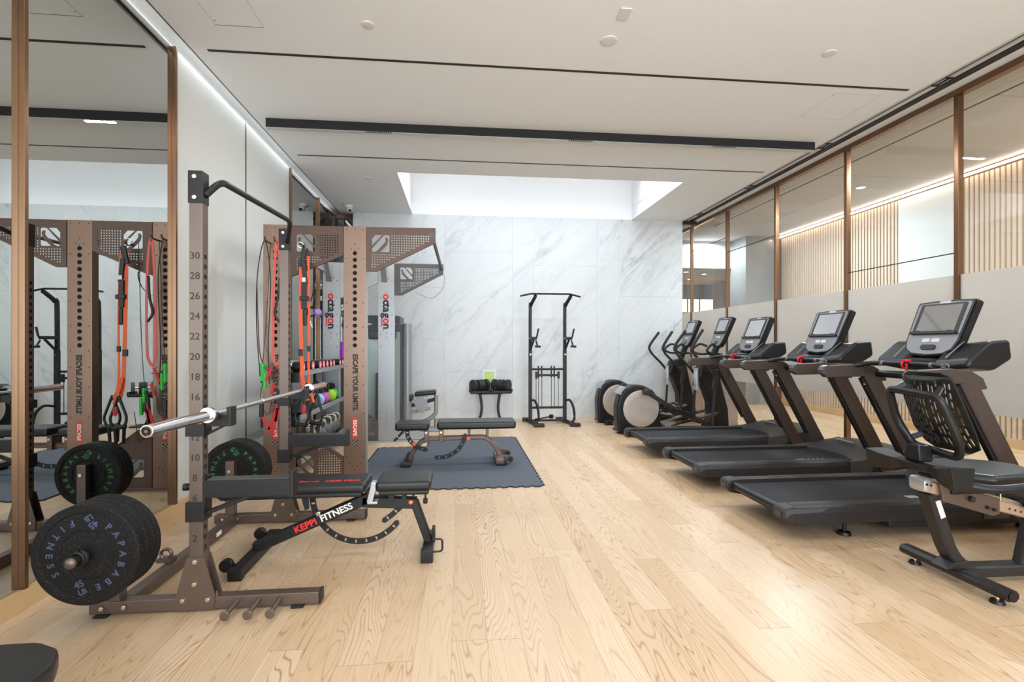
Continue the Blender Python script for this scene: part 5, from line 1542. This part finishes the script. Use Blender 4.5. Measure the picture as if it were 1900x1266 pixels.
for k in range(5): m.cyl((2.98 + k * .035, Y - .0485, .405 - k * .0094), (2.98 + k * .035, Y - .046, .405 - k * .0094), .006, m=2)
m.build('seat_rail', t)
MB('tm_silver', 'hole').box((2.465, Y - .052, .505), (2.525, Y + .052, .585), 0, .02).cyl((2.482, Y - .054, .553), (2.482, Y - .050, .553), .006, m=1).cyl((2.505, Y - .054, .547), (2.505, Y - .050, .547), .006, m=1).build('rail_end_cap', t)
MB('rack').prism([(2.545, .56), (2.90, .47), (2.90, .385), (2.86, .375), (2.56, .465)], 'Y', Y - .068, Y + .068, 0, .006).build('seat_carriage', t)
MB('slot').cyl((2.72, Y - .085, .475), (2.72, Y - .066, .475), .016).cyl((2.82, Y - .08, .425), (2.82, Y - .066, .425), .009).cyl((2.86, Y - .08, .412), (2.86, Y - .066, .412), .009).cyl((2.58, Y - .08, .545), (2.58, Y - .066, .545), .009).build('carriage_bolt', t)
# wide wing with cup holders
w = MB('tm_black')
prof = []
for k in range(13):
    v = -1 + 2 * k / 12
    prof.append((2.44 + .02 * (1 - v * v), Y + v * .265, .69 - .03 * (1 - v * v)))
wing_t = bmesh.new()
rows = []
for k, (x, y, z) in enumerate(prof):
    v = abs(-1 + 2 * k / 12)
    dp = .04 + .075 * (max(0, v - .42) / .58) ** .6
    wd = .045 + .045 * min(1, max(0, v - .35) * 3)
    ring = [(x - wd * .5, z), (x + wd, z), (x + wd - .015, z - dp), (x - wd * .5 + .02, z - dp)]
    rows.append([wing_t.verts.new((a, y, b)) for a, b in ring])
for a, b in zip(rows, rows[1:]):
    for j in range(4): wing_t.faces.new((a[j], a[(j + 1) % 4], b[(j + 1) % 4], b[j]))
wing_t.faces.new(rows[0]); wing_t.faces.new(rows[-1][::-1])
bmesh.ops.recalc_face_normals(wing_t, faces=wing_t.faces)
bmesh.ops.bevel(wing_t, geom=wing_t.edges[:], offset=.006, segments=2, affect='EDGES', profile=.5)
w.add(wing_t, 0)
w.build('cup_holder_wing', t, ang=50)
MB('tm_black').prism([(Y - .02, .66), (Y + .08, .66), (Y + .07, .755), (Y - .01, .755)], 'X', 2.47, 2.56, 0, .015).build('backrest_mount', t)
# backrest: tube frame plus a perforated shell
def BR(u, v, w_=0):   # u across (towards -Y positive), v up, w_ forward
    v *= .93
    x0, z0, tilt = 2.60, .712, R(-22)
    return Vector((x0 + w_ * math.cos(tilt) + v * math.sin(tilt), Y + .01 - u * .76, z0 + v * math.cos(tilt) - w_ * math.sin(tilt)))
loopf = [(-.17, .03), (.19, .0), (.225, .12), (.20, .37), (-.19, .40), (-.225, .20)]
pts = []
n = len(loopf)
for i in range(n):
    a, b, c_ = Vector(loopf[i - 1]), Vector(loopf[i]), Vector(loopf[(i + 1) % n])
    s_ = b + (a - b).normalized() * .05; e_ = b + (c_ - b).normalized() * .05
    for k in range(5):
        q = k / 4
        p = (1 - q) ** 2 * s_ + 2 * q * (1 - q) * b + q * q * e_
        pts.append(BR(p.x, p.y, -.012))
MB('tm_black').tube(pts, .021, 12, closed=True).build('backrest_frame', t)
out = [(-.20, .0), (-.12, -.03), (.14, -.03), (.205, .0), (.235, .10), (.225, .30), (.18, .44), (.12, .465), (-.14, .465), (-.19, .44), (-.23, .30), (-.235, .10)]
P = ccw(out)
holes = []
for ci in range(-7, 8):
    if ci in (0,): continue
    x = ci * .0275
    z = .02 + (abs(ci) % 2) * .018
    k = 0
    while z < .43:
        L = .024 + .014 * ((ci * 7 + k * 3) % 3)
        if in_poly(x, z + L / 2, P, .028) and in_poly(x, z + L, P, .02): holes.append(slot(x, z + L / 2, L, .0092, PI / 2, 3))
        z += L + .027
        k += 1
me_mb = MB('tm_black')
F = Matrix(((0, 0, -1, 0), (-1, 0, 0, 0), (0, 1, 0, 0), (0, 0, 0, 1)))
me_mb.plate(P, holes, .010, Matrix.Identity(4))
for v in me_mb.bm.verts:
    u, vv, th = v.co.x, v.co.y, v.co.z
    curve = .10 * (1 - (abs(u) / .235) ** 2) * (1 - .35 * ((vv - .2) / .25) ** 2)
    v.co = BR(u, vv, .075 - curve * .0 + th + .035 * (abs(u) / .235) ** 2 - .05 * (1 - ((vv - .2) / .27) ** 2) + .02)
me_mb.build('backrest_shell', t, ang=60)
for a_, b_ in ((BR(-.2, .06, -.012), BR(-.15, .07, .06)), (BR(.2, .06, -.012), BR(.15, .07, .06)), (BR(-.18, .38, -.012), BR(-.14, .40, .06)), (BR(.18, .37, -.012), BR(.14, .39, .06))):
    MB('tm_black').bar([a_, b_], .03, .03).build('backrest_bracket', t)
m = MB('vinyl')
sp = [(2.62, 2.36), (2.62, 2.64), (2.70, 2.72), (2.90, 2.70), (3.06, 2.60), (3.10, 2.5), (3.06, 2.40), (2.90, 2.30), (2.70, 2.28)]
m.prism(sp[::-1], 'Z', .575, .635, 0, .025)
m.build('seat_cushion', t, ang=60)
MB('tm_black').prism([(x, y) for x, y in sp[::-1]], 'Z', .545, .58, 0, .012).cyl((2.80, Y, .46), (2.80, Y, .56), .03).box((2.60, Y - .08, .50), (2.95, Y + .08, .56), 0, .01).build('seat_base', t)
for s in (-1, 1):
    y = Y + s * .30
    mm = MB('tm_black', 'rail_alu')
    mm.tube(smooth_path([(2.50, Y + s * .22, .60), (2.62, y - s * .03, .585), (2.78, y, .60), (2.93, y, .615)], 4), .022, 12, 0).tube([(2.93, y, .615), (3.12, y, .64)], .019, 12, 1)
    mm.build('seat_handle', t)
MB('bolt').cyl((2.945, Y - .03, .40), (2.945, Y - .03, .50), .005).build('lever', t)
MB('tm_body').prism([(3.05, .45), (3.25, .56), (3.9, .60), (3.95, .10), (3.35, .09), (3.25, .25)], 'Y', Y - .12, Y + .12, 0, .03).build('drive_shroud', t)
MB('tm_black').box((3.7, Y - .30, 0), (3.8, Y + .30, .06), bev=.01).build('front_stabilizer', t)
MB('tm_body').bar([(3.75, Y, .55), (3.62, Y, 1.2)], .08, .08, up=(1, 0, 0)).build('mast', t)
MB('tm_black', 'screen').box((3.56, Y - .2, 1.15), (3.62, Y + .2, 1.45), 0, .02).box((3.556, Y - .15, 1.22), (3.561, Y + .15, 1.40), 1).build('display_housing', t)
